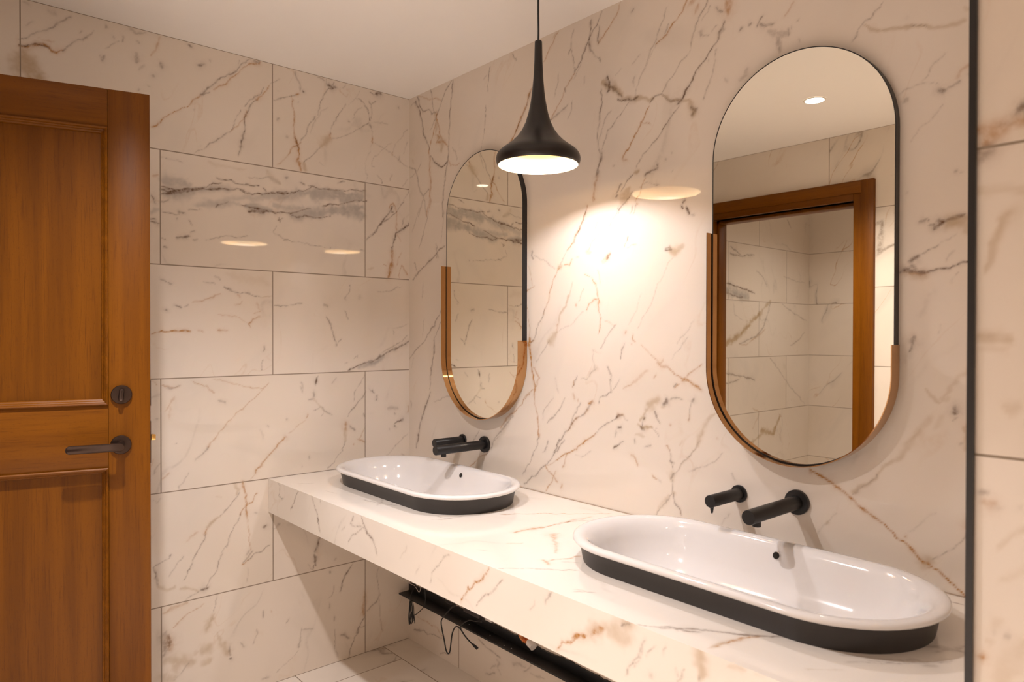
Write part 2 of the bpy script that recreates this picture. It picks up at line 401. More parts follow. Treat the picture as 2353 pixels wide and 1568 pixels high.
# ------------------------------------------------------------------ traced veining (centre lines in millimetres on each surface)
VEINS_RIGHT = """
g4,.9:66,2392,79,2353,105,2315,156,2310,176,2291,209,2288
g4,.9:53,2379,79,2329,100,2271,118,2214,147,2170,160,2144
o4,.8:213,2287,205,2238,172,2189,156,2159,156,2112
g4,.7:327,2396,320,2330,308,2256,302,2180,299,2130,289,2073,278,2020,268,1975,260,1912,258,1848
g3,.6:320,2396,277,2364,241,2322,217,2282,193,2250,160,2229
g3,.6:164,2393,176,2357,181,2300
o3,.5:74,2393,164,2353,201,2351,245,2333
o5,.8:217,2254,230,2209,262,2161,293,2136
o6,.6:197,2202,238,2184,213,2166,262,2161
g4,.9:160,2111,205,2079,242,2049,278,2066,289,2073
o7,.6:160,2111,164,2053,173,2014,168,1968,164,1897
t14,.5:197,2286,213,2245,205,2210
t16,.45:222,2192,254,2162,246,2127
o3,.5:289,2077,316,2054,355,2047,377,2054
g2,.4:328,2124,347,2102,355,2065
g4,.6:-1,2097,44,2079,70,2031,88,1980,114,1957,156,1979
g3,.5:114,1957,127,1922,135,1863
g2,.4:8,2046,53,2063,96,2099
o3,.5:160,1978,164,1935,156,1903,131,1864
g3,.4:114,1943,88,1898,71,1868
g3,.7:567,2381,561,2362,558,2329,551,2284
g3,.6:541,2239,537,2206,534,2177,531,2139
g2,.25:531,2139,524,2111,514,2078
g4,.7:697,2391,706,2374,719,2362
o5,.8:800,2239,776,2197,747,2153,725,2113,698,2074,673,2059
g3,.6:797,2228,770,2183,741,2134,716,2099
g2,.3:547,2353,527,2337
g3,.3:17,2368,48,2375,61,2338
t10,.3:26,2131,35,2110
o4,.6:936,2397,914,2375,882,2332,860,2312
o4,.3:926,2398,908,2382
g4,.5:1011,2374,1002,2351,994,2320,985,2310
g3,.5:994,2320,1006,2291,1013,2244
g4,.7:1136,2397,1114,2361,1086,2325,1069,2297,1047,2270,1015,2237
g6,.7:1015,2246,1011,2232
o4,.6:1015,2233,991,2209,970,2189
g4,.6:970,2194,973,2182
o3,.5:970,2189,946,2152,924,2122,902,2099
g5,.8:1089,2386,1087,2366,1085,2325,1082,2301,1084,2284,1101,2264
g3,.5:1101,2264,1125,2247
g6,.8:1125,2249,1131,2238
g5,.5:1087,2378,1091,2367
o4,.7:1210,2395,1195,2366,1168,2335,1147,2318,1119,2296
g4,.6:1120,2355,1122,2317,1119,2294
g3,.3:1058,2279,1035,2244,1012,2212
g3,.4:942,2253,936,2224,924,2193,919,2178
g3,.35:1061,2207,1058,2183
g5,.5:979,2131,949,2117,921,2106,902,2099
g3,.4:1009,2141,997,2105,982,2087
g4,.5:1258,2358,1248,2350
o4,.8:1461,2315,1448,2298,1426,2280,1408,2263,1390,2243,1353,2225
g4,.5:1395,2268,1383,2249
g3,.4:1390,2318,1367,2281,1358,2254,1344,2228,1330,2209,1306,2170,1282,2131,1267,2088
g2,.3:1353,2225,1325,2191,1296,2150
g4,.6:1524,2292,1516,2274,1495,2245,1480,2214,1470,2185,1464,2172
o8,.5:1491,2283,1487,2266
o10,.5:1474,2303,1465,2295
g3,.55:1464,2172,1444,2152,1418,2123,1391,2101,1375,2075
g5,.7:1375,2077,1349,2070,1330,2056
g4,.9:1545,2158,1517,2131,1487,2100,1458,2065,1438,2037
g7,.95:1438,2038,1425,2031
g4,.7:1577,2214,1561,2181,1545,2158
g3,.4:1557,2147,1553,2117,1541,2074,1525,2043,1509,2019
g14,.5:1158,2180,1156,2157,1166,2154
g6,1:1158,2184,1166,2166,1164,2142,1156,2134
g8,.8:1148,2163,1174,2148,1190,2135
t14,.7:1137,2170,1185,2141,1216,2108
g6,.7:1174,2144,1196,2124,1216,2105
g6,.9:1203,2100,1227,2088,1247,2081,1277,2081
t12,.6:1216,2097,1267,2080,1297,2078
t8,.6:1267,2086,1302,2075,1326,2065,1345,2066
g4,.8:1134,2130,1130,2081,1124,2046
g5,.6:1130,2147,1134,2117
g3,.6:1124,2046,1121,2006,1127,1955,1135,1945
g2,.5:1242,2078,1206,2043,1170,2011,1148,1979,1138,1949
g3,.4:1175,2071,1148,2036,1132,1987
g8,.8:1138,1945,1127,1906,1116,1875
o7,.5:1116,1875,1108,1831,1104,1795
g3,.6:1438,2029,1414,2006,1382,1976,1364,1950,1326,1923,1293,1899,1273,1871
g4,.8:1387,1980,1373,1963
o3,.85:1330,2056,1297,2010,1275,1976,1248,1939,1225,1908
o3,.6:1290,2002,1307,2000,1328,1990
o8,.4:1225,1906,1238,1901
g5,.5:1375,2075,1386,2057,1409,2044,1431,2035
t5,.6:1375,2071,1400,2048,1427,2038,1462,2031,1475,2016
t12,.6:1469,2022,1477,1998,1479,1986
g8,.6:1471,2010,1484,1996,1475,1987
g4,.5:1490,1998,1486,1987
g9,.5:1504,2210,1505,2199
g3,.4:1504,2201,1529,2184
g9,.8:1310,1834,1322,1841,1331,1844
g5,.8:1322,1841,1341,1848,1355,1851
g5,.8:1353,1861,1355,1857
g5,.8:1353,1809,1354,1807
t14,.7:1263,1859,1283,1860
g3,.6:1258,1854,1238,1842,1225,1824,1218,1809
g4,.6:1212,1826,1197,1805
t18,.55:1228,1796,1243,1786
g7,.9:1195,1793,1198,1796
o4,.7:1312,1826,1293,1809,1288,1787,1278,1770
g5,.4:1385,1872,1387,1868
g4,.4:1403,1893,1408,1890
g4,.3:1410,1839,1403,1833
g4,.3:1183,1891,1191,1890
g3,.3:1283,1811,1322,1813,1364,1806
g4,.4:1264,2151,1257,2137,1262,2120
g3,.4:1221,2195,1190,2175
g3,.3:1286,2211,1257,2196
o12,.7:1592,2268,1592,2240,1590,2230
g5,.6:1551,2258,1561,2246,1575,2239
g3,.4:1532,2268,1524,2253,1508,2241
g3,.3:1557,2210,1541,2194
g8,.2:1585,2055,1591,2043
g3,.3:1533,2130,1529,2120
g3,.25:1013,1991,1030,1978
g4,.6:1695,2191,1680,2178,1672,2170
g7,.6:1684,2175,1703,2161,1726,2161
g12,.4:1711,2143,1727,2127,1749,2120
g7,.5:1727,2120,1738,2102,1736,2081
g4,.8:1738,2095,1736,2085
g5,.6:1753,2129,1757,2114
g4,.4:1766,2135,1766,2127
g4,.5:1660,2185,1648,2182
g5,.5:1625,2176,1629,2179
o6,.4:1775,2199,1764,2185,1754,2171
g4,.4:1789,2148,1784,2145
g3,.5:1993,2124,1972,2103,1945,2080,1935,2067,1922,2051
t5,.6:1951,2076,1979,2064,2015,2052,2049,2045,2077,2040
g3,.4:2044,2047,2058,2045,2083,2039
t7,.5:2080,2041,2110,2030,2147,2022,2160,2016
t5,.3:2160,2041,2150,2053
g8,.15:2041,2071,2041,2067
g8,.9:2110,1885,2115,1886
g5,.5:2115,1886,2127,1889,2140,1891
o5,.35:2138,1901,2150,1915,2166,1925
g4,.3:2161,1903,2166,1905
g7,.5:2038,1883,2048,1885
g2,.25:2121,1968,2089,1938,2070,1913
g2,.25:2027,1897,2045,1908,2073,1913,2111,1899
g2,.25:2114,1854,2090,1829,2073,1815,2051,1789
g4,.4:2141,1701,2147,1703
g3,.2:2152,1702,2157,1702
g5,.2:2046,1674,2049,1676
g3,.4:1577,2201,1564,2183,1555,2170
g8,.3:1648,2071,1644,2054,1632,2046
g4,.3:1553,2148,1555,2128
g5,.2:1582,2052,1590,2043
g4,.25:1782,2099,1786,2091
o5,.6:1107,1823,1110,1797
o4,.7:1073,1782,1056,1746,1039,1710,1010,1671,992,1647
g3,.6:1065,1766,1051,1730,1028,1690,1010,1666
g2,.3:992,1647,968,1623,940,1590
t12,.7:937,1586,956,1593
o4,.6:944,1586,919,1548,900,1513,890,1483,881,1456,865,1430
g3,.6:874,1447,862,1430,839,1394,822,1358,802,1321
o4,.5:968,1595,992,1593,1010,1611
g3,.6:1028,1616,1039,1616
g3,.6:1113,1722,1107,1702
g2,.4:1130,1696,1119,1676,1096,1654,1080,1630
t12,.4:1074,1629,1085,1624
g3,.7:1243,1663,1238,1644,1230,1629
g3,.5:1281,1636,1261,1630,1241,1620
g6,.6:1157,1603,1173,1612
o8,.5:1141,1594,1168,1610
g4,.8:1390,1605,1388,1612,1399,1615,1404,1609,1386,1605
t14,.7:1404,1607,1417,1600,1442,1611
g3,.5:1204,1760,1188,1734,1167,1704
g3,.5:1214,1758,1199,1732
g3,.5:1260,1756,1250,1734
g4,.6:1260,1795,1230,1768,1204,1748
g3,.4:1275,1754,1265,1732
o6,.8:1273,1770,1280,1749
g5,.9:1454,1744,1445,1734
g5,1:1439,1724,1446,1715
g6,1:1461,1717,1465,1706,1470,1700
g4,.4:1474,1697,1487,1697
g8,.5:1198,1794,1201,1796
t18,.6:1240,1802,1230,1780,1245,1786
g4,.6:805,1655,808,1636,818,1622
g2,.3:821,1635,874,1613,919,1587
o2,.35:788,1601,805,1541
o4,.6:774,1510,795,1521,818,1535
o5,.6:1097,1537,1111,1516
o3,.6:1111,1516,1119,1474,1125,1449
o9,.5:1119,1466,1125,1455
o4,.7:1069,1438,1086,1454,1114,1470
o3,.6:1125,1457,1128,1428,1133,1391,1125,1362
o3,.3:1119,1561,1127,1548,1125,1511
o4,.5:1069,1556,1080,1553,1100,1533
t3,.4:1010,1534,990,1487,969,1454,950,1415,938,1389
t6,.6:987,1488,962,1449,944,1406
o6,.6:935,1398,932,1376
t18,.6:932,1367,907,1345,894,1331
g3,.4:894,1331,862,1295,829,1258
g2,.25:1058,1430,1011,1397,975,1384,944,1371
o5,.5:1022,1461,1022,1456
o3,.3:1057,1506,1040,1468
o5,.9:789,1344,795,1298,806,1248,813,1212,819,1158
o4,.7:775,1307,812,1333
o4,.6:782,1326,795,1312
o4,.5:816,1239,843,1213,823,1176
o3,.4:774,1478,785,1431,789,1344
g2,.25:1413,1586,1386,1547,1358,1507,1340,1462,1306,1420,1282,1378
g2,.2:1296,1483,1272,1425,1247,1382
o6,.6:1234,1364,1233,1356
o5,.6:1269,1354,1266,1339,1275,1335
g3,.4:1195,1386,1179,1370,1153,1334,1136,1309
o2,.3:1147,1399,1190,1382
o4,.4:1257,1327,1257,1323
o3,.4:1297,1327,1331,1301,1359,1282
o6,.6:1354,1282,1392,1264
o4,.7:1392,1264,1423,1243,1450,1228
o5,.5:1375,1286,1364,1271
o9,.7:1448,1227,1457,1230
o4,.5:1457,1233,1480,1249,1514,1272
o5,.8:1454,1228,1480,1216,1510,1200
o4,.6:1437,1219,1426,1206
g3,.3:1467,1351,1436,1321,1410,1291
g2,.25:1488,1398,1462,1369,1427,1336
g3,.5:1032,1222,1012,1187
o4,.4:1017,1204,1012,1187
o4,.3:1355,1240,1345,1224
o7,.3:1321,1250,1297,1230,1273,1209,1242,1195
g3,.5:1161,1256,1175,1228,1177,1204
g5,.9:1174,1216,1177,1212
g3,.6:1161,1257,1175,1233,1177,1204,1176,1180
g3,.6:1176,1180,1148,1162,1126,1148,1121,1135
o7,.8:1098,1140,1090,1133,1081,1126
g4,.5:1098,1138,1076,1111,1059,1092,1030,1077
o6,.5:1073,1106,1064,1093
g4,.6:1030,1077,1000,1048,970,1019,952,995,933,967,924,952
g3,.5:1047,1125,1018,1089,1000,1048
o4,.6:1036,1082,1006,1053,982,1029
g4,.6:970,998,939,963,908,928,876,899,837,864,797,835,769,817
o3,.5:988,952,952,934,915,911,876,897
g4,.8:952,1000,930,975
g3,.6:1115,1035,1148,1067,1180,1089,1196,1098
o4,.8:1115,1035,1070,1009,1030,979,994,957,958,939,933,923
g4,.8:1194,1100,1212,1100,1227,1097
o7,.5:1201,1101,1230,1099
g4,.4:1227,1097,1243,1089
g6,.95:1209,1063,1222,1069
g4,.5:1202,1052,1196,1040
g5,.8:1230,1027,1212,1013,1191,1001
g7,.8:1385,1159,1394,1161,1392,1167
t16,.6:1360,1163,1336,1140,1317,1123
t14,.7:1317,1123,1312,1103,1293,1093
g6,.7:1320,1115,1308,1091,1303,1075
g8,.8:1298,1074,1312,1072,1305,1069
t8,.7:1283,1085,1303,1073,1336,1082
g4,.4:1336,1082,1355,1069,1370,1055
g5,.9:1355,1128,1358,1115
g3,.6:1358,1115,1365,1100,1367,1093
g4,.4:1353,1082,1355,1080
t6,.3:1278,1051,1313,1052
g4,.5:1276,1041,1276,1029
g6,.4:1334,1030,1320,1018
g8,.7:1485,1173,1481,1162
o5,.4:1468,1124,1468,1110
g2,.4:1478,1158,1472,1136,1468,1110
t5,.35:1388,1151,1378,1147
g4,.4:1455,1167,1419,1169,1394,1163
g4,.5:1232,1327,1221,1307,1216,1283
o5,.5:1393,1031,1402,1017
g4,.5:1402,1017,1407,988,1416,963
g5,.6:1404,989,1416,980
g6,.6:1420,950,1409,939
g3,.4:1414,940,1416,914,1414,891
t20,.35:1416,948,1411,932
t14,.5:1414,895,1420,891
g4,.6:1420,892,1427,868,1445,834
g3,.4:1414,888,1380,851,1356,820
t10,.3:1402,882,1370,846,1356,820
t10,.4:1552,1146,1519,1104,1511,1078,1498,1047
t6,.5:1517,1096,1511,1071
g3,.4:1502,1055,1468,1007,1442,978,1420,948
g3,.3:1579,1036,1544,1007,1503,983,1469,960
g8,.2:1490,976,1499,979
o5,.5:1258,987,1278,978,1284,955
o6,.5:1012,1157,1015,1136
o4,.5:1035,1137,1038,1129
g3,.5:1029,1218,1015,1191
o5,.5:1012,1200,1012,1187
g3,.3:1115,1247,1081,1220,1047,1206
t12,.2:1115,1247,1087,1225
o5,.9:795,1340,806,1249,816,1185,823,1140
o3,.7:823,1140,833,1086,843,1024,843,988
g3,.5:843,988,817,930,790,889,762,848
o5,.6:823,1236,846,1209,823,1177
o4,.6:816,1162,775,1128,755,1098
g3,.4:970,1141,945,1100,901,1061,889,1051
g3,.3:914,1142,876,1090,866,1062
g6,.2:926,1200,945,1157
g4,.4:889,966,866,941
g3,.4:895,989,879,951
o5,.8:876,897,896,873,921,864,934,846
o4,.6:933,883,908,839,883,808
o6,.6:961,844,952,831
g3,.3:1093,978,1053,952,1024,950
o4,.4:1352,1238,1345,1225
o10,.3:1317,1250,1297,1230,1273,1209
o3,.4:1263,1205,1232,1191
o5,.5:1347,933,1354,925
g5,.25:1361,926,1375,919
o5,.4:1432,1218,1424,1206
g5,.7:1426,1216,1421,1206
o5,.5:1402,1096,1404,1092
o5,.5:1562,1074,1564,1073
g4,.2:1137,1293,1103,1305,1098,1271,1109,1246
o3,.4:985,952,976,916,964,901
g3,.3:1180,1180,1206,1210,1217,1222
g3,.5:156,1894,131,1826,79,1738
g5,.8:272,1727,230,1710,194,1685,144,1661
g5,.7:144,1661,79,1629,33,1596
g10,.35:206,1719,224,1676
g3,.6:206,1740,218,1711,212,1677
g3,.5:40,1676,66,1637
g3,.4:266,1879,260,1825,242,1744
g2,.4:79,1905,53,1850,26,1809
g4,.6:243,1458,200,1396,144,1347,80,1303,7,1250
g3,.6:243,1403,200,1340,194,1283,169,1212
g5,.6:194,1325,176,1219,163,1126
g7,.8:169,1112,132,1052,100,992
g5,.7:100,992,80,932,60,857
g3,.3:118,1576,106,1512
g3,.3:118,1426,106,1354
g3,.3:40,1251,20,1206
g3,.3:314,1107,255,1097,194,1071
g3,.4:502,983,459,932,427,902
o4,.7:795,1139,764,1107,718,1073,671,1044,633,1009
g5,.5:700,1053,652,1011,604,968,574,920
g5,.5:623,971,594,948
o4,.6:543,891,481,863,432,823
g4,.3:14,1058,20,1029
g9,.6:2069,1611,2083,1611
g4,.6:2083,1615,2090,1607
g13,.95:2103,1590,2112,1599,2118,1602
g8,.8:2121,1600,2138,1605,2154,1611
t22,.7:2124,1593,2141,1596,2153,1603
g5,.6:2093,1598,2103,1595
t12,.5:2153,1590,2162,1569
g7,.9:2053,1523,2068,1534
g3,.5:2068,1534,2085,1541,2109,1551
g2,.2:2109,1551,2127,1563,2142,1571
g7,.9:2026,1499,2044,1503,2057,1501,2079,1496
o8,.6:2034,1497,2066,1495,2082,1494
g5,.8:2079,1496,2103,1497,2118,1501,2136,1504,2151,1508,2166,1510
t14,.4:2053,1494,2079,1489
g6,.6:2050,1510,2057,1513,2063,1507
g8,.7:2065,1348,2058,1327
t25,.12:2058,1348,2061,1341
g2,.25:2142,1488,2130,1469
g2,.15:2119,1379,2110,1362
t6,.3:2169,1287,2141,1259,2123,1231,2114,1217
t6,.4:2080,1239,2096,1219,2108,1210
t8,.25:2114,1220,2126,1218
g11,.9:2140,1199,2143,1189
g4,.3:2141,1172,2150,1181
t10,.25:2090,1178,2075,1152,2062,1137
t8,.2:2117,1180,2105,1155
o8,.3:2162,1168,2160,1145
g3,.2:2142,1535,2124,1516
g12,.1:2094,1454,2070,1393
o4,1:1824,1026,1854,1007,1886,991,1910,977,1929,965,1951,950,1974,937,2000,922,2026,902,2049,886,2068,867,2089,853,2118,838,2141,822,2168,803
o6,.8:1822,1024,1824,1017
o6,.8:1886,993,1887,989
o7,.8:1926,966,1929,965
o9,.7:2082,854,2092,854
t25,.5:2089,861,2089,851
o5,.7:2044,908,2045,905
o5,.7:2132,830,2135,826
o5,.7:2049,887,2051,885
o5,.6:2095,845,2098,844
t9,.4:2073,1142,2061,1128,2049,1100,2031,1078,1999,1053
t9,.5:1999,1053,1984,1034,1967,1014,1934,985
g3,.3:1984,1037,1961,1007,1931,977
g3,.25:1890,924,1869,895,1851,866
t8,.4:1870,897,1872,896
g3,.4:2167,941,2148,909,2121,883,2098,865
o10,.9:2168,966,2167,947
t6,.4:2158,1163,2163,1114
g5,.3:2151,1125,2155,1129
g3,.3:1600,871,1582,844,1568,812
g3,.3:1604,976,1617,958
t3,.3:1510,1090,1496,1047,1467,1006,1437,968
o3,.3:1437,853,1445,829
o4,.3:1562,1076,1563,1074
o5,.25:1436,1036,1446,1050
g3,.15:2103,969,2080,948,2047,915
o4,.4:71,119,162,116,217,114,255,95
g7,.7:41,51,140,70
g4,.5:140,70,250,87
g4,.4:239,21,323,44
g5,.5:500,163,546,144,635,135
g9,.3:618,118,635,113,618,92
g8,.3:703,137,769,150
g6,.4:769,128,808,164
g4,.3:574,73,609,98,635,73
g5,.4:546,41,600,66
g5,.3:801,134,878,142
"""
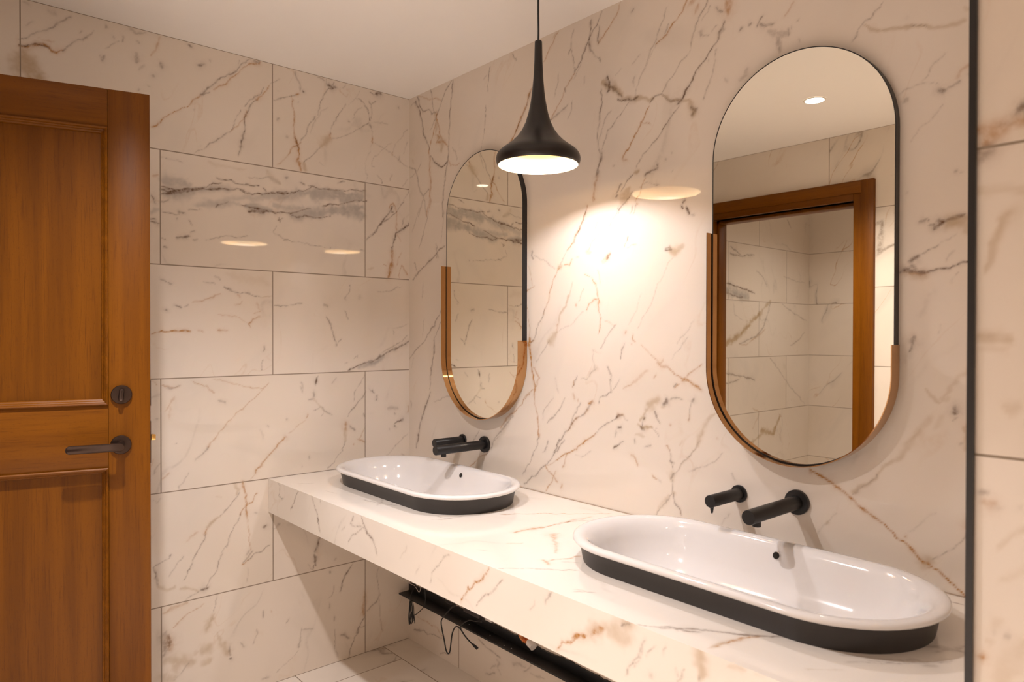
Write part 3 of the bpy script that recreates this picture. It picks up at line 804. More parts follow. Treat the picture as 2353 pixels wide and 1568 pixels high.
VEINS_LEFT = """
g4,.5:-1419,2276,-1389,2295,-1360,2317,-1333,2335,-1315,2358,-1285,2385
g5,.9:-1419,2257,-1404,2258,-1375,2268,-1351,2267
o8,.9:-1419,2256,-1398,2256,-1375,2268
o7,.9:-1375,2271,-1354,2270,-1342,2261,-1327,2258,-1306,2269
o3,.4:-1375,2289,-1360,2282,-1336,2282
t40,.8:-1412,2233,-1404,2205,-1392,2180,-1375,2163
t34,.8:-1415,2202,-1410,2176,-1398,2161
t20,.7:-1415,2243,-1401,2226,-1384,2196
g4,.5:-1306,2267,-1288,2284,-1263,2307,-1241,2329,-1216,2355
g5,.4:-1266,2304,-1262,2308
g5,.5:-1184,2382,-1184,2371
g7,.4:-1161,2352,-1159,2347
g5,.5:-1131,2364,-1133,2345
g9,.4:-1114,2395,-1097,2385,-1069,2389
g8,.4:-1090,2360,-1083,2357
o5,.4:-1020,2391,-1024,2367,-1035,2338,-1049,2315
g9,.5:-1094,2307,-1090,2285
g6,.3:-1073,2278,-1087,2256
g9,.5:-1017,2300,-1013,2285
g6,.4:-1044,2255,-1040,2248
g9,.7:-892,2324,-878,2333
g5,.4:-851,2350,-850,2347
g8,.7:-925,2390,-918,2388
g4,.4:-1197,2283,-1194,2258,-1187,2282
g4,.3:-1251,2345,-1260,2335
g3,.3:-1184,2309,-1161,2330,-1141,2346
o4,.8:-1046,2076,-1018,2101,-989,2125,-956,2153,-918,2183,-884,2216
g4,.6:-884,2216,-853,2253,-818,2290,-778,2320,-745,2357,-708,2396
g6,.5:-778,2322,-772,2330
g3,.5:-745,2357,-745,2380
o4,.6:-834,2250,-802,2273,-774,2309,-733,2352,-704,2380
g4,.7:-884,2218,-865,2230,-853,2237
o7,.7:-704,2378,-670,2393
g8,.5:-691,2394,-674,2396
o4,.8:-623,2315,-644,2285,-670,2258
o9,.7:-662,2268,-683,2247
g4,.7:-683,2247,-708,2212,-723,2184,-725,2154,-729,2128
o7,.6:-721,2197,-727,2154
g5,.7:-729,2128,-735,2090,-742,2047,-752,2023
g3,.6:-653,2300,-662,2277,-704,2242,-725,2217
g3,.5:-741,2201,-754,2165,-778,2115
o3,.5:-729,2162,-754,2136,-782,2110
g4,.6:-782,2110,-814,2087,-842,2062,-865,2034
g3,.4:-865,2034,-908,2008
g5,.3:-913,2168,-911,2164
g4,.2:-888,2042,-887,2038
g5,.4:-603,2185,-599,2188
g4,.3:-1053,2215,-1049,2213
g4,.4:-1087,2199,-1091,2190
g6,.2:-1409,2386,-1400,2385
g12,.25:-1342,2382,-1330,2380
g6,.25:-1403,2319,-1392,2332
g3,.5:-617,2259,-592,2275,-566,2286,-529,2302
o7,.8:-529,2302,-517,2306
g7,.8:-500,2321,-498,2318
g4,.4:-529,2386,-517,2357,-510,2319
o4,.6:-542,2297,-538,2266,-533,2227,-533,2184,-527,2135
o8,.95:-527,2133,-520,2104,-516,2065,-518,2039,-506,2006
g5,.5:-525,2128,-520,2093
o4,.6:-506,2117,-525,2103,-540,2086,-559,2057
g3,.6:-510,2113,-487,2153,-479,2176,-456,2210,-444,2235
g5,.6:-450,2219,-444,2235
g3,.5:-436,2240,-425,2283,-409,2323,-385,2355
g3,.3:-385,2280,-417,2255,-440,2224,-464,2165
g12,.9:-385,2370,-360,2374
g5,.6:-385,2355,-364,2371
g3,.5:-401,2392,-393,2372
g4,.7:-381,2371,-360,2394
g3,.4:-432,2395,-401,2381
g3,.4:-340,2377,-323,2377,-307,2392
o3,.4:-340,2369,-307,2346
g3,.5:-307,2312,-332,2265,-356,2230,-373,2193,-383,2173
o7,.7:-381,2173,-386,2157
t20,.6:-385,2154,-401,2140,-417,2122
g3,.6:-425,2117,-448,2091,-472,2061,-495,2036
t7,.6:-495,2036,-483,2012
g2,.35:-373,2156,-336,2169,-286,2191,-252,2217
g7,.8:-250,2223,-248,2222
g4,.7:-248,2223,-204,2255
g2,.3:-277,2254,-256,2289,-235,2313
g5,.6:-296,2241,-292,2245
g6,.8:-222,2323,-206,2299
g3,.7:-256,2346,-235,2343,-217,2316,-206,2295,-198,2266
g9,.7:-198,2249,-193,2244
g3,.6:-195,2239,-189,2198
o5,.8:-189,2198,-186,2175
g2,.4:-200,2351,-191,2334,-191,2306,-195,2267
g6,.8:-198,2348,-189,2334
g4,.5:-187,2336,-171,2352
g12,.8:-173,2382,-147,2392
g4,.5:-195,2385,-178,2379
g2,.3:-290,2312,-260,2345,-243,2380
o4,.4:-307,2346,-298,2360
g2,.2:-187,2175,-196,2131,-217,2077,-213,2038,-204,2028
g2,.3:-8,2272,-37,2226,-74,2187,-85,2146
o5,.7:-85,2150,-85,2140
g2,.3:-88,2197,-129,2166,-178,2110,-187,2081
g2,.3:-182,2180,-129,2162,-88,2145,-8,2098
g4,.6:-51,2139,-55,2123
g4,.4:-46,2124,-44,2119
g4,.3:-187,2078,-173,2076
g3,.6:-158,2043,-144,2021,-142,2008
g2,.35:-3,2042,-32,2010
g2,.3:-8,2211,-32,2159
g3,.3:-90,2057,-99,2032
g6,.5:-55,2359,-51,2356
g3,.3:-178,2266,-115,2267
g6,.5:-603,2184,-590,2190
g6,.4:-563,2132,-559,2127
g5,.3:-595,2303,-594,2301
g5,.3:-519,2275,-517,2274
g2,.3:-204,2028,-222,2006
g2,.2:-425,2054,-405,2039
g2,.4:-621,2325,-592,2353
o4,.4:-559,2057,-581,2029,-599,2011
w34,.6:-1003,1891,-985,1890,-935,1889
w26,.65:-1003,1847,-970,1852,-916,1867
w20,.4:-900,1877,-845,1889,-787,1897
g5,.9:-1017,1867,-1000,1864,-962,1863,-916,1875,-881,1886
g6,.9:-1018,1857,-992,1853,-955,1862,-908,1874,-877,1883,-845,1885
g5,.8:-1018,1837,-996,1848,-966,1852,-931,1861,-896,1874
g3,.8:-881,1886,-845,1902,-808,1913
g5,.8:-877,1883,-828,1887,-779,1894,-745,1894,-724,1889
g4,.8:-828,1929,-787,1923,-758,1918,-728,1914,-667,1922
g4,.9:-787,1893,-754,1893,-728,1886,-689,1889
g4,.9:-689,1889,-658,1887,-640,1896,-600,1903,-544,1913
g7,.8:-632,1901,-586,1910,-525,1922
g4,.8:-654,1918,-640,1900
g3,.8:-544,1913,-511,1926,-473,1939,-453,1950
g4,.8:-473,1955,-453,1950,-424,1945,-389,1948,-348,1954,-307,1955,-221,1966
g9,.7:-394,1949,-353,1955
g7,.8:-506,1959,-492,1959
g4,.6:-353,1979,-322,1988
w30,.7:-591,1884,-521,1916,-448,1930,-374,1936,-270,1940,-236,1945
w34,.7:-463,1915,-374,1922,-296,1927,-236,1935
w26,.6:-658,1884,-568,1901,-497,1919
w24,.7:-540,1832,-492,1842,-434,1845,-374,1856
w30,.75:-424,1850,-374,1861,-322,1876,-236,1901
w34,.75:-322,1867,-270,1868,-236,1867
w18,.6:-720,1838,-676,1836,-623,1832
w20,.5:-897,1816,-845,1831,-796,1841,-754,1842
w14,.4:-787,1855,-724,1872,-658,1867
w14,.5:-614,1855,-568,1852,-502,1866
g5,.9:-741,1839,-711,1834,-676,1832,-636,1826,-600,1828,-554,1835
g4,.9:-694,1823,-658,1823,-623,1825
g7,.9:-715,1817,-689,1822,-632,1826
g4,.9:-554,1835,-535,1826,-483,1830,-453,1829,-414,1829,-374,1840
g4,.8:-554,1838,-511,1852,-473,1863
g4,.9:-414,1877,-394,1880,-374,1889,-322,1900,-291,1911,-254,1923,-218,1920
g6,.8:-409,1878,-394,1882
g4,.6:-833,1820,-828,1833,-791,1842
g3,.7:-1018,1781,-1004,1777,-970,1779,-936,1788
g6,.6:-958,1788,-939,1784
g3,.4:-924,1798,-881,1806
g4,.5:-970,1763,-966,1765
g4,.5:-924,1764,-920,1748
g5,.6:-920,1721,-910,1722
g6,.8:-968,1696,-947,1698,-930,1707
g3,.7:-1017,1690,-1004,1690
g3,.4:-916,1695,-897,1696
g2,.5:-865,1699,-821,1710,-775,1719,-715,1730
g3,.6:-595,1813,-593,1793
g4,.6:-600,1803,-582,1803
g3,.5:-609,1776,-620,1752
g2,.4:-620,1752,-568,1731,-521,1721,-449,1716,-399,1711
g5,.5:-572,1728,-554,1730
g4,.6:-381,1713,-379,1710
g3,.4:-248,1712,-221,1714
g5,.5:-1008,1660,-996,1661
g3,.4:-1014,1976,-981,1971,-943,1965
t12,.2:-852,1986,-812,1974,-724,1979
t12,.3:-640,1984,-613,1952,-591,1947
g6,.6:-570,1974,-563,1971
g2,.4:-719,1945,-658,1954,-622,1964
w12,.3:-622,1955,-595,1946
g3,.5:-1017,1815,-992,1825
o8,.4:-1044,1905,-1025,1906
g7,.6:-1044,1842,-1029,1812
w14,.5:-1048,1778,-1026,1788
g7,.8:-1049,1756,-1037,1755
g5,.8:-1049,1746,-1024,1741
g4,.8:-213,1761,-183,1786,-155,1818,-127,1860,-98,1903,-87,1920
g3,.7:-205,1774,-166,1812,-138,1844,-75,1891,-28,1942
g9,1:-98,1896,-87,1895
o4,.6:-104,1907,-87,1932,-75,1911,-64,1852,-61,1817
g2,.4:-2,1986,-28,1952,-46,1925
g5,.9:-2,1851,-40,1822,-66,1802,-78,1776,-84,1740
g5,.8:-64,1802,-81,1760,-90,1730
g9,.8:-92,1737,-89,1731
o8,.8:-88,1725,-84,1680,-95,1639
o13,.85:-87,1670,-98,1629,-104,1606
g3,.5:-28,1871,-40,1834
o3,.6:-37,1668,-52,1612
o5,.6:-37,1663,-4,1619
o4,.4:-46,1713,-64,1661
o3,.5:-110,1648,-132,1652
t5,.3:-205,1628,-177,1639
o3,.4:-64,1802,-46,1768
g5,.5:-1019,1552,-993,1539
g8,.5:-997,1539,-984,1537
g4,.4:-837,1570,-821,1554
g4,.4:-877,1547,-841,1540
g7,.6:-788,1528,-775,1522
g4,.6:-804,1534,-779,1518,-746,1513,-716,1510
g6,.6:-716,1508,-705,1508
g3,.6:-705,1508,-672,1501
t5,.4:-668,1499,-623,1500
o4,.5:-909,1471,-877,1476,-845,1494,-813,1506
g7,.7:-971,1455,-952,1449
g7,.7:-1003,1442,-999,1441
g2,.4:-940,1456,-925,1465
o4,.5:-763,1465,-742,1468,-735,1477
o5,.5:-750,1506,-746,1494
o6,.3:-677,1474,-674,1452
o4,.6:-668,1422,-699,1408,-712,1395,-703,1384
o3,.5:-672,1448,-694,1435
o3,.3:-821,1426,-771,1424,-746,1421,-716,1397
o4,.95:-1049,1362,-1005,1363,-963,1365,-921,1366
o4,.4:-894,1369,-878,1370
o5,.6:-823,1371,-788,1372
g4,.6:-659,1312,-659,1290
g3,.5:-659,1255,-664,1238,-659,1220
g3,.5:-614,1467,-577,1466,-531,1472,-497,1477
g7,.5:-402,1471,-384,1472
g4,.6:-394,1427,-374,1394,-359,1357,-353,1310
g3,.5:-353,1310,-343,1328,-328,1335
g3,.4:-283,1563,-296,1524,-307,1495
g8,.3:-307,1505,-304,1495
g3,.4:-312,1452,-296,1414
g8,.2:-243,1517,-243,1502
g3,.4:-166,1537,-115,1551,-46,1567
g2,.3:-110,1382,-46,1388,-4,1401
g4,.4:-84,1357,-81,1377
g9,.8:2,1324,-46,1304,-87,1287
g7,.7:-87,1287,-127,1268,-172,1249
g10,.6:-161,1254,-199,1240
g5,.8:-172,1249,-227,1231,-270,1215,-302,1202
w16,.6:-127,1263,-172,1239,-227,1221,-254,1210
g3,.5:-4,1347,-75,1307,-132,1278
g3,.4:-275,1251,-254,1265,-254,1256
g4,.3:-317,1238,-302,1240
g3,.2:-913,1599,-889,1596
t25,.15:-788,1577,-720,1568,-636,1550
o4,.5:-1016,1176,-994,1165,-960,1169
g4,.4:-1005,1165,-986,1162,-960,1171
o3,.4:-846,1193,-797,1180,-755,1168,-703,1157,-659,1148
o3,.5:-910,1187,-870,1169,-846,1143
o3,.5:-637,1171,-664,1137,-703,1105,-738,1076,-772,1045,-797,1021,-830,982,-863,947
g4,.4:-863,947,-883,920,-902,901
g3,.3:-930,859,-949,825,-961,806
o6,.3:-975,1133,-990,1110,-1005,1087
o8,.2:-987,1097,-994,1058
g6,.5:-828,1114,-807,1102
o5,.6:-476,1038,-486,1027
o3,.3:-488,1018,-522,989,-550,964
o6,.6:-573,951,-562,950
o4,.7:-569,950,-592,928,-624,900,-655,873,-686,841
o7,.8:-686,843,-689,828
o3,.3:-689,828,-708,805
g5,.8:-442,1177,-447,1161
g3,.4:-434,1190,-444,1168
g7,.7:-454,1131,-454,1108
g6,.4:-474,1095,-459,1101
g5,.4:-449,1057,-419,1064,-399,1044,-369,1032
t7,.3:-454,1103,-424,1064,-394,1039
g4,.3:-404,1040,-414,1026
g2,.4:-216,1182,-243,1145,-270,1112,-275,1079
g3,.6:-219,1107,-248,1077,-281,1045,-296,1018
o10,.6:-310,990,-310,961
t10,.4:-311,961,-310,913
g3,.5:-310,913,-328,877,-354,847,-389,809
g5,.5:-291,976,-265,957
g4,.5:-227,1022,-224,1007
o5,.6:-248,917,-221,897
o3,.4:-219,968,-232,945,-243,917
o4,.4:-267,900,-267,895
g4,.4:-644,1006,-637,999
g5,.3:-569,1020,-562,1022
g10,.15:-664,988,-660,957
g5,.3:-471,869,-469,860
g4,.5:-504,832,-502,831
g6,.6:-183,1120,-177,1107
g6,.6:-163,1096,-169,1075
g8,.3:-199,1123,-183,1112
g12,.3:-110,1034,-57,1030
g5,.8:-72,1008,-70,1007
g5,.8:-37,983,-75,966
g7,.7:-75,958,-69,958
g8,.5:-40,978,-28,982
g3,.3:-4,924,-57,879,-115,829
o8,.5:-4,1037,-5,1011
g5,.4:-104,948,-101,947
o4,.3:-210,825,-183,830
g3,.4:-46,827,-16,818
g4,.3:-502,1165,-498,1124,-507,1147
g5,.25:-369,1155,-354,1178
g6,.3:-1039,1057,-1033,1059
o3,.5:-1046,1197,-1027,1176
o6,.4:-1002,865,-1013,852
g4,.3:-1024,908,-1046,870
o5,.25:-1043,922,-1050,895
g3,.3:-983,972,-972,977
o6,.9:-738,798,-728,748,-718,690,-715,671
o4,.7:-682,749,-705,719,-728,697,-741,681
g3,.5:-741,681,-766,632,-786,595,-806,559
o3,.5:-715,669,-713,622,-705,533
g7,.5:-700,527,-736,493
g3,.6:-627,544,-659,529,-695,513,-721,495
o5,.6:-716,499,-741,484
g3,.6:-751,761,-786,721,-820,687
t12,.6:-820,682,-844,666,-863,654
o6,.6:-863,644,-868,626
g3,.6:-868,626,-887,580,-906,549,-929,510,-943,484
o4,.4:-896,636,-910,629,-933,618
g4,.5:-786,595,-796,567
g3,.5:-806,559,-820,516,-835,480,-854,449,-873,429
g9,.8:-883,429,-861,431
t8,.4:-766,794,-751,772,-761,758
g5,.6:-994,577,-999,573
g3,.5:-996,573,-1019,559,-1047,546
g5,.6:-952,556,-949,561
g3,.3:-952,554,-974,530,-992,505
g4,.7:-1045,545,-1038,506,-1027,480
g5,.6:-1040,506,-1036,501
t6,.4:-1023,474,-992,457,-974,467
t5,.4:-956,453,-934,443,-897,425
g3,.5:-892,423,-915,419,-934,404
g7,.8:-651,611,-643,617
g6,.4:-687,674,-679,673
g3,.2:-721,470,-716,417
g10,.3:-721,526,-716,535
g3,.2:-1044,776,-1035,761,-1022,783
t4,.2:-839,762,-820,752
g3,.5:-520,738,-534,697,-550,662
g7,.8:-422,542,-431,500,-442,480
g5,.9:-448,470,-448,437,-440,424
g4,.8:-448,426,-457,406
g9,.6:-442,458,-445,431
g3,.3:-477,433,-460,407
g5,.3:-359,424,-353,428
g3,.3:-594,617,-616,599
g4,.7:-279,393,-304,361,-326,321,-335,289
g8,.6:-380,387,-379,378
g3,.4:-365,319,-377,283,-395,271
g7,.5:-383,251,-380,233
o14,.6:-222,262,-228,206,-228,165
g4,.7:-222,158,-247,119,-266,84,-285,44,-298,5
g7,.7:-247,124,-260,99
g7,.6:-329,110,-292,80
g3,.4:-247,119,-218,117
g3,.4:-153,363,-163,312,-156,246,-150,139,-136,65
g4,.5:-146,232,-169,203,-209,178
g6,.5:-362,195,-362,178
g3,.4:-359,138,-356,104,-359,54
g6,.3:-353,47,-347,22
g5,.5:-556,230,-565,222
g5,.5:-654,293,-662,264
o4,.5:-627,281,-627,275
g4,.5:-506,184,-506,152,-512,121,-517,101
g6,.5:-512,121,-517,106
g3,.3:-523,92,-568,62,-606,42
g4,.3:-503,178,-460,172
g3,.3:-685,228,-696,174
g6,.5:-659,38,-633,32
g4,.4:-830,394,-835,365,-845,337
t26,.7:-845,322,-855,295,-864,288
o3,.5:-883,377,-929,354,-957,328,-979,310
o8,.4:-1015,377,-984,388,-934,390
o18,.5:-993,285,-995,242
g12,.6:-993,289,-997,257
g22,.4:-1006,303,-1011,242
g10,.4:-1015,224,-1006,241
t20,.5:-1006,207,-939,182,-921,176
t22,.5:-883,204,-864,213
t26,.55:-811,208,-792,177,-806,186
t10,.4:-831,258,-816,224
g8,.6:-787,196,-782,164
g8,.9:-784,149,-777,147
g9,.5:-747,192,-732,177
t16,.4:-883,160,-860,162
t20,.4:-975,183,-971,158
t30,.4:-1015,148,-984,133
t8,.3:-916,199,-893,207
g3,.3:-930,174,-953,147,-975,125
t30,.9:-2572,1291,-2756,1349,-2868,1423,-3031,1512
t18,.6:-3032,1499,-3079,1550,-3177,1604
t16,.7:-2922,585,-2992,603,-3088,644
t34,.9:-3063,659,-3236,618
t22,.9:-3236,631,-3287,691,-3332,752
g8,.6:-2757,1289,-2985,1349,-3080,1412,-3153,1540,-3177,1591
o6,.5:-2757,1289,-2847,1282,-3033,1362,-3105,1400
w40,.8:-2475,1674,-2644,1658,-2866,1630
g8,.9:-2475,1743,-2622,1710,-2798,1688,-2959,1658
g8,.7:-2475,1650,-2666,1635,-2798,1622
g9,.6:-2479,1112,-2649,1088,-2826,1064,-2965,1034
g9,.6:-2480,1036,-2627,1024,-2759,1048
g8,.6:-2641,1965,-2707,1941,-2773,1922
g8,.6:-2642,1912,-2818,1913,-2945,1935
g8,.6:-2474,1812,-2515,1850,-2567,1883
g6,.5:-2477,1396,-2540,1326,-2572,1291
g7,.5:-3490,1277,-3626,1323,-3709,1377
g6,.4:-3181,1184,-3334,1077,-3493,952,-3716,819
g6,.5:-3426,2240,-3480,2181
g6,.4:-2981,1820,-3077,1776,-3126,1716
g5,.3:-3378,1806,-3566,1776,-3705,1770
g6,.4:-3355,1596,-3541,1522,-3737,1472
g6,.3:-2677,1576,-2699,1505,-2800,1458
o6,.4:-2943,831,-3038,799,-2944,682
o6,.5:-3311,767,-3350,738
"""
VEINS_TOP = """
g5,.5:548,-527,635,-521,690,-488
g4,.5:911,-495,931,-472,939,-411
g3,.5:889,-469,930,-460
g4,.4:160,-584,196,-542
g3,.3:339,-565,402,-562
g3,.4:584,-469,646,-539
o3,.8:998,-307,1030,-250,1090,-180,1142,-128,1180,-75,1210,-40
t8,.3:998,-301,1022,-273
o8,.7:1174,-406,1176,-358,1182,-305
o4,.9:1187,-310,1187,-250,1195,-202,1216,-166
o6,.5:1181,-256,1187,-212,1198,-108
g3,.5:1190,-246,1198,-161,1224,-156
o12,.6:1248,-331,1287,-362
o7,.5:1260,-339,1323,-393,1378,-444
o10,.5:1353,-417,1366,-430
o4,.9:1439,-419,1430,-460,1412,-498
o8,.7:1406,-510,1432,-522
o3,.4:1249,-352,1260,-317
g3,.5:1376,-629,1399,-603,1424,-573,1464,-543,1494,-524
g2,.3:1446,-481,1474,-457
g3,.3:1229,-581,1263,-560
g4,.3:1599,-604,1628,-578
o3,.3:1240,-490,1260,-455
g3,.4:1620,-588,1632,-574
g3,.3:1591,-598,1602,-590
g4,.6:1797,-637,1819,-622,1842,-596,1857,-600
g4,.7:1864,-589,1889,-574,1893,-573
g4,.6:1795,-637,1836,-612,1873,-570,1924,-543,1957,-528,1979,-507
g4,.7:1921,-545,1953,-527,2009,-477
o5,.8:1977,-505,1969,-535,1953,-584,1947,-621
t10,.4:1947,-616,1952,-582
g4,.6:1490,-520,1507,-500
g7,.5:2176,-328,2218,-302,2247,-291
g10,.3:2110,-476,2141,-446,2202,-386
g8,.3:2216,-401,2230,-384
t6,.3:2099,-561,2138,-525
g3,.5:2147,-48,2180,-47
g3,.3:1598,-595,1632,-573
g4,.3:2131,-494,2182,-429
g5,.4:2153,-453,2206,-397,2246,-345
g5,.4:2213,-330,2242,-263
"""
VEINS_FRONT = """
g3,.8:269,799,244,763,206,718
g3,.6:86,807,113,783,99,748,140,744
g7,.6:383,800,400,775
g4,.8:400,775,428,735,445,688
g3,.5:445,801,451,780
g4,.7:728,799,747,771,756,760,783,747,800,729
g3,.5:747,767,672,732,643,693
g3,.5:672,788,653,761,728,767
g3,.4:800,729,818,698
g3,.3:594,720,614,744
g3,.4:1184,793,1145,757,1111,725,1097,697
g2,.3:1054,730,1025,699
o4,.8:1350,799,1325,769,1296,743,1266,720
o4,.8:1266,724,1254,706,1235,686
g3,.5:1397,785,1364,748,1325,715,1302,690
g3,.4:1561,799,1543,771
g3,.3:980,770,949,721
o5,.9:1580,681,1593,700,1624,720,1658,735
o9,.9:1624,723,1662,740
o14,.85:1686,748,1702,758
t30,.35:1670,747,1706,762
t24,.4:1730,763,1749,773
g4,.2:1504,763,1490,736
g10,.15:1358,842,1241,807
o4,.8:1579,682,1592,698,1617,713,1642,728
o12,.8:1678,744,1696,752,1709,759
t30,.5:1727,765,1747,769,1763,774
t24,.5:1763,774,1774,788,1782,797
g4,.5:1758,783,1777,797
g3,.4:1816,777,1801,747,1785,721,1774,696
g3,.3:1863,788,1854,769
g3,.5:1562,797,1541,769
t22,.6:1939,793,1940,772
t12,.5:1938,772,1937,756
g4,.4:1937,760,1933,741
g10,.3:1829,712,1834,716
g4,.2:1885,752,1892,739
t16,.6:1939,797,1940,761
g3,.3:1817,783,1809,749,1791,717
g2,.3:1839,777,1822,746
g3,.3:1905,759,1893,726
t10,.3:1994,791,2022,795
o5,.3:2039,792,2056,795
"""
VEINS_ALCOVE = """
o12,.7:2354,1624,2365,1625,2380,1628
g7,.3:2380,1628,2392,1631
o10,.6:2389,1628,2406,1626
o12,.6:2364,1602,2368,1612,2380,1622
g12,.7:2354,1582,2364,1593
g10,.8:2396,1639,2406,1646
t8,.3:2356,1543,2378,1542,2406,1536
t20,.2:2387,1506,2396,1515
t9,.5:2364,1444,2371,1464,2381,1487,2386,1500
t12,.5:2384,1500,2393,1513
t10,.5:2356,1357,2375,1356,2395,1357
g5,.3:2365,1356,2379,1356
t10,.3:2386,1266,2399,1267
t5,.2:2356,1339,2389,1339
g7,.5:2359,1149,2368,1152
o12,.5:2367,1140,2370,1137
g10,.2:2375,1135,2379,1135
g8,.4:2401,1137,2404,1139
t6,.3:2409,1114,2399,1101,2386,1083
o9,.7:2361,935,2364,941
g7,.3:2389,971,2391,970
g5,.3:2373,975,2374,974
t6,.25:2370,965,2372,962
t20,.3:2409,964,2402,945,2391,916
t6,.2:2410,1068,2399,1058,2384,1043
t8,.25:2376,984,2380,987
"""

RNG = np.random.RandomState(7)
LAT = [RNG.rand(256, 256).astype(np.float32) for _ in range(6)]


def vnoise(u, v, cell, k):
    x, y = u / cell + 100.37 * (k + 1), v / cell + 57.91 * (k + 1)
    xi, yi = np.floor(x).astype(int), np.floor(y).astype(int)
    fx, fy = x - xi, y - yi
    fx, fy = fx * fx * (3 - 2 * fx), fy * fy * (3 - 2 * fy)
    L = LAT[k % 6]
    g = lambda a, b: L[a % 256, b % 256]
    return (g(xi, yi) * (1 - fx) + g(xi + 1, yi) * fx) * (1 - fy) + (g(xi, yi + 1) * (1 - fx) + g(xi + 1, yi + 1) * fx) * fy - 0.5


def rasterise(U, V, text):
    """vein colour channels for points (U, V) in metres: grey, ochre, grey wash, tan wash."""
    out = np.zeros((U.size, 4), np.float32)
    wu = U + 0.010 * vnoise(U, V, 0.030, 0) + 0.0055 * vnoise(U, V, 0.011, 1) + 0.02 * vnoise(U, V, 0.09, 2)* 0.4
    wv = V + 0.010 * vnoise(U, V, 0.030, 2) + 0.0055 * vnoise(U, V, 0.011, 3) + 0.02 * vnoise(U, V, 0.09, 4)* 0.4
    m1 = vnoise(U, V, 0.022, 4) + 0.7 * vnoise(U, V, 0.009, 5)
    m2 = vnoise(U, V, 0.05, 1)
    ch = {'g': 0, 'o': 1, 'w': 2, 't': 3}
    for ln in text.strip().split('\n'):
        hd, nums = ln.split(':')
        k = ch[hd[0]]
        w, inten = hd[1:].split(',')
        w, inten = float(w) * 0.001, float(inten)
        p = np.array([float(q) for q in nums.split(',')]).reshape(-1, 2) * 0.001
        broad = k >= 2 or w >= 0.006
        sg = w * (0.85 if k >= 2 else 0.62)
        mg = 3.2 * sg + 0.012
        lo, hi = p.min(0) - mg, p.max(0) + mg
        idx = np.nonzero((U > lo[0]) & (U < hi[0]) & (V > lo[1]) & (V < hi[1]))[0]
        if idx.size == 0:
            continue
        pu, pv = wu[idx], wv[idx]
        best = np.full(idx.size, 1e9)
        nseg = len(p) - 1
        tpar = np.zeros(idx.size)
        for i in range(nseg):
            a, b = p[i], p[i + 1]
            d = b - a
            L2 = max(float(d @ d), 1e-12)
            t = np.clip(((pu - a[0]) * d[0] + (pv - a[1]) * d[1]) / L2, 0, 1)
            dist = np.hypot(pu - a[0] - t * d[0], pv - a[1] - t * d[1])
            up = dist < best
            best = np.where(up, dist, best)
            tpar = np.where(up, (i + t) / nseg, tpar)
        wloc = sg * (0.75 + 0.9 * (m2[idx] + 0.25))
        if broad:
            best = np.maximum(best + sg * (0.55 if k >= 2 else 0.8) * m1[idx], 0)
        wloc = np.maximum(wloc, 0.0016) * (0.72 + 0.28 * np.minimum(1.0, 6 * np.minimum(tpar, 1 - tpar) + 0.2))
        if k >= 2:
            val = np.exp(-np.clip(best / (0.85 * wloc), 0, 9) ** 2.2)
        else:
            val = np.exp(-(np.clip(best, 0, 1) / wloc) ** 2)
            # a faint halo of stain round each vein
            val = np.maximum(val, 0.22 * np.exp(-(np.clip(best, 0, 1) / (wloc * 2.6)) ** 2))
            val = val * np.clip(0.92 + 0.6 * m1[idx], 0.3, 1.1)
        out[idx, k] = np.maximum(out[idx, k], np.clip(val * inten, 0, 1))
    return out


def axis_coords(a, b, step, segs=()):
    """even coordinates at step between a and b; segs = coarse spans (start, end, step)."""
    out = [a]
    while out[-1] < b - 1e-6:
        s = step
        for q0, q1, st in segs:
            if q0 - 1e-6 <= out[-1] < q1 - 1e-6:
                s = min(st, q1 - out[-1])
        out.append(min(b, out[-1] + s))
    return np.array(out)


def grid_mesh(name, patches, mat, extra_boxes=(), parent=None):
    """patches: (us, vs, f(U, V) -> xyz array, vein text, keep(U, V) mask or None). One mesh object."""
    V3, F4, VC = [], [], []
    base = 0
    for us, vs, f, text, keep in patches:
        U, V = np.meshgrid(us, vs, indexing='ij')
        u, v = U.ravel(), V.ravel()
        V3.append(f(u, v))
        VC.append(rasterise(u, v, text))
        nu, nv = len(us), len(vs)
        i = (np.arange(nu - 1)[:, None] * nv + np.arange(nv - 1)[None, :]).ravel()
        q = np.stack([i, i + nv, i + nv + 1, i + 1], 1)
        if keep is not None:
            cu = (u[q].mean(1))
            cv = (v[q].mean(1))
            q = q[keep(cu, cv)]
        F4.append(q + base)
        base += nu * nv
    for x0, x1, y0, y1, z0, z1, skip in extra_boxes:
        c = np.array([[x, y, z] for x in (x0, x1) for y in (y0, y1) for z in (z0, z1)], float)
        fs = {'x0': (0, 1, 3, 2), 'x1': (4, 6, 7, 5), 'y0': (0, 4, 5, 1), 'y1': (2, 3, 7, 6), 'z0': (0, 2, 6, 4), 'z1': (1, 5, 7, 3)}
        V3.append(c)
        VC.append(np.zeros((8, 4), np.float32))
        F4.append(np.array([fs[k] for k in fs if k not in skip]) + base)
        base += 8
    V3 = np.concatenate(V3).astype(np.float32)
    F4 = np.concatenate(F4).astype(np.int32)
    VC = np.concatenate(VC).astype(np.float32)
    me = bpy.data.meshes.new(name)
    me.vertices.add(len(V3))
    me.vertices.foreach_set('co', V3.ravel())
    me.loops.add(F4.size)
    me.loops.foreach_set('vertex_index', F4.ravel())
    me.polygons.add(len(F4))
    me.polygons.foreach_set('loop_start', np.arange(0, F4.size, 4, dtype=np.int32))
    me.update(calc_edges=True)
    at = me.color_attributes.new('veins', 'FLOAT_COLOR', 'POINT')
    at.data.foreach_set('color', VC.ravel())
    me.materials.append(mat)
    me.validate()
    o = bpy.data.objects.new(name, me)
    COL.objects.link(o)
    if parent:
        o.parent = parent
    return o


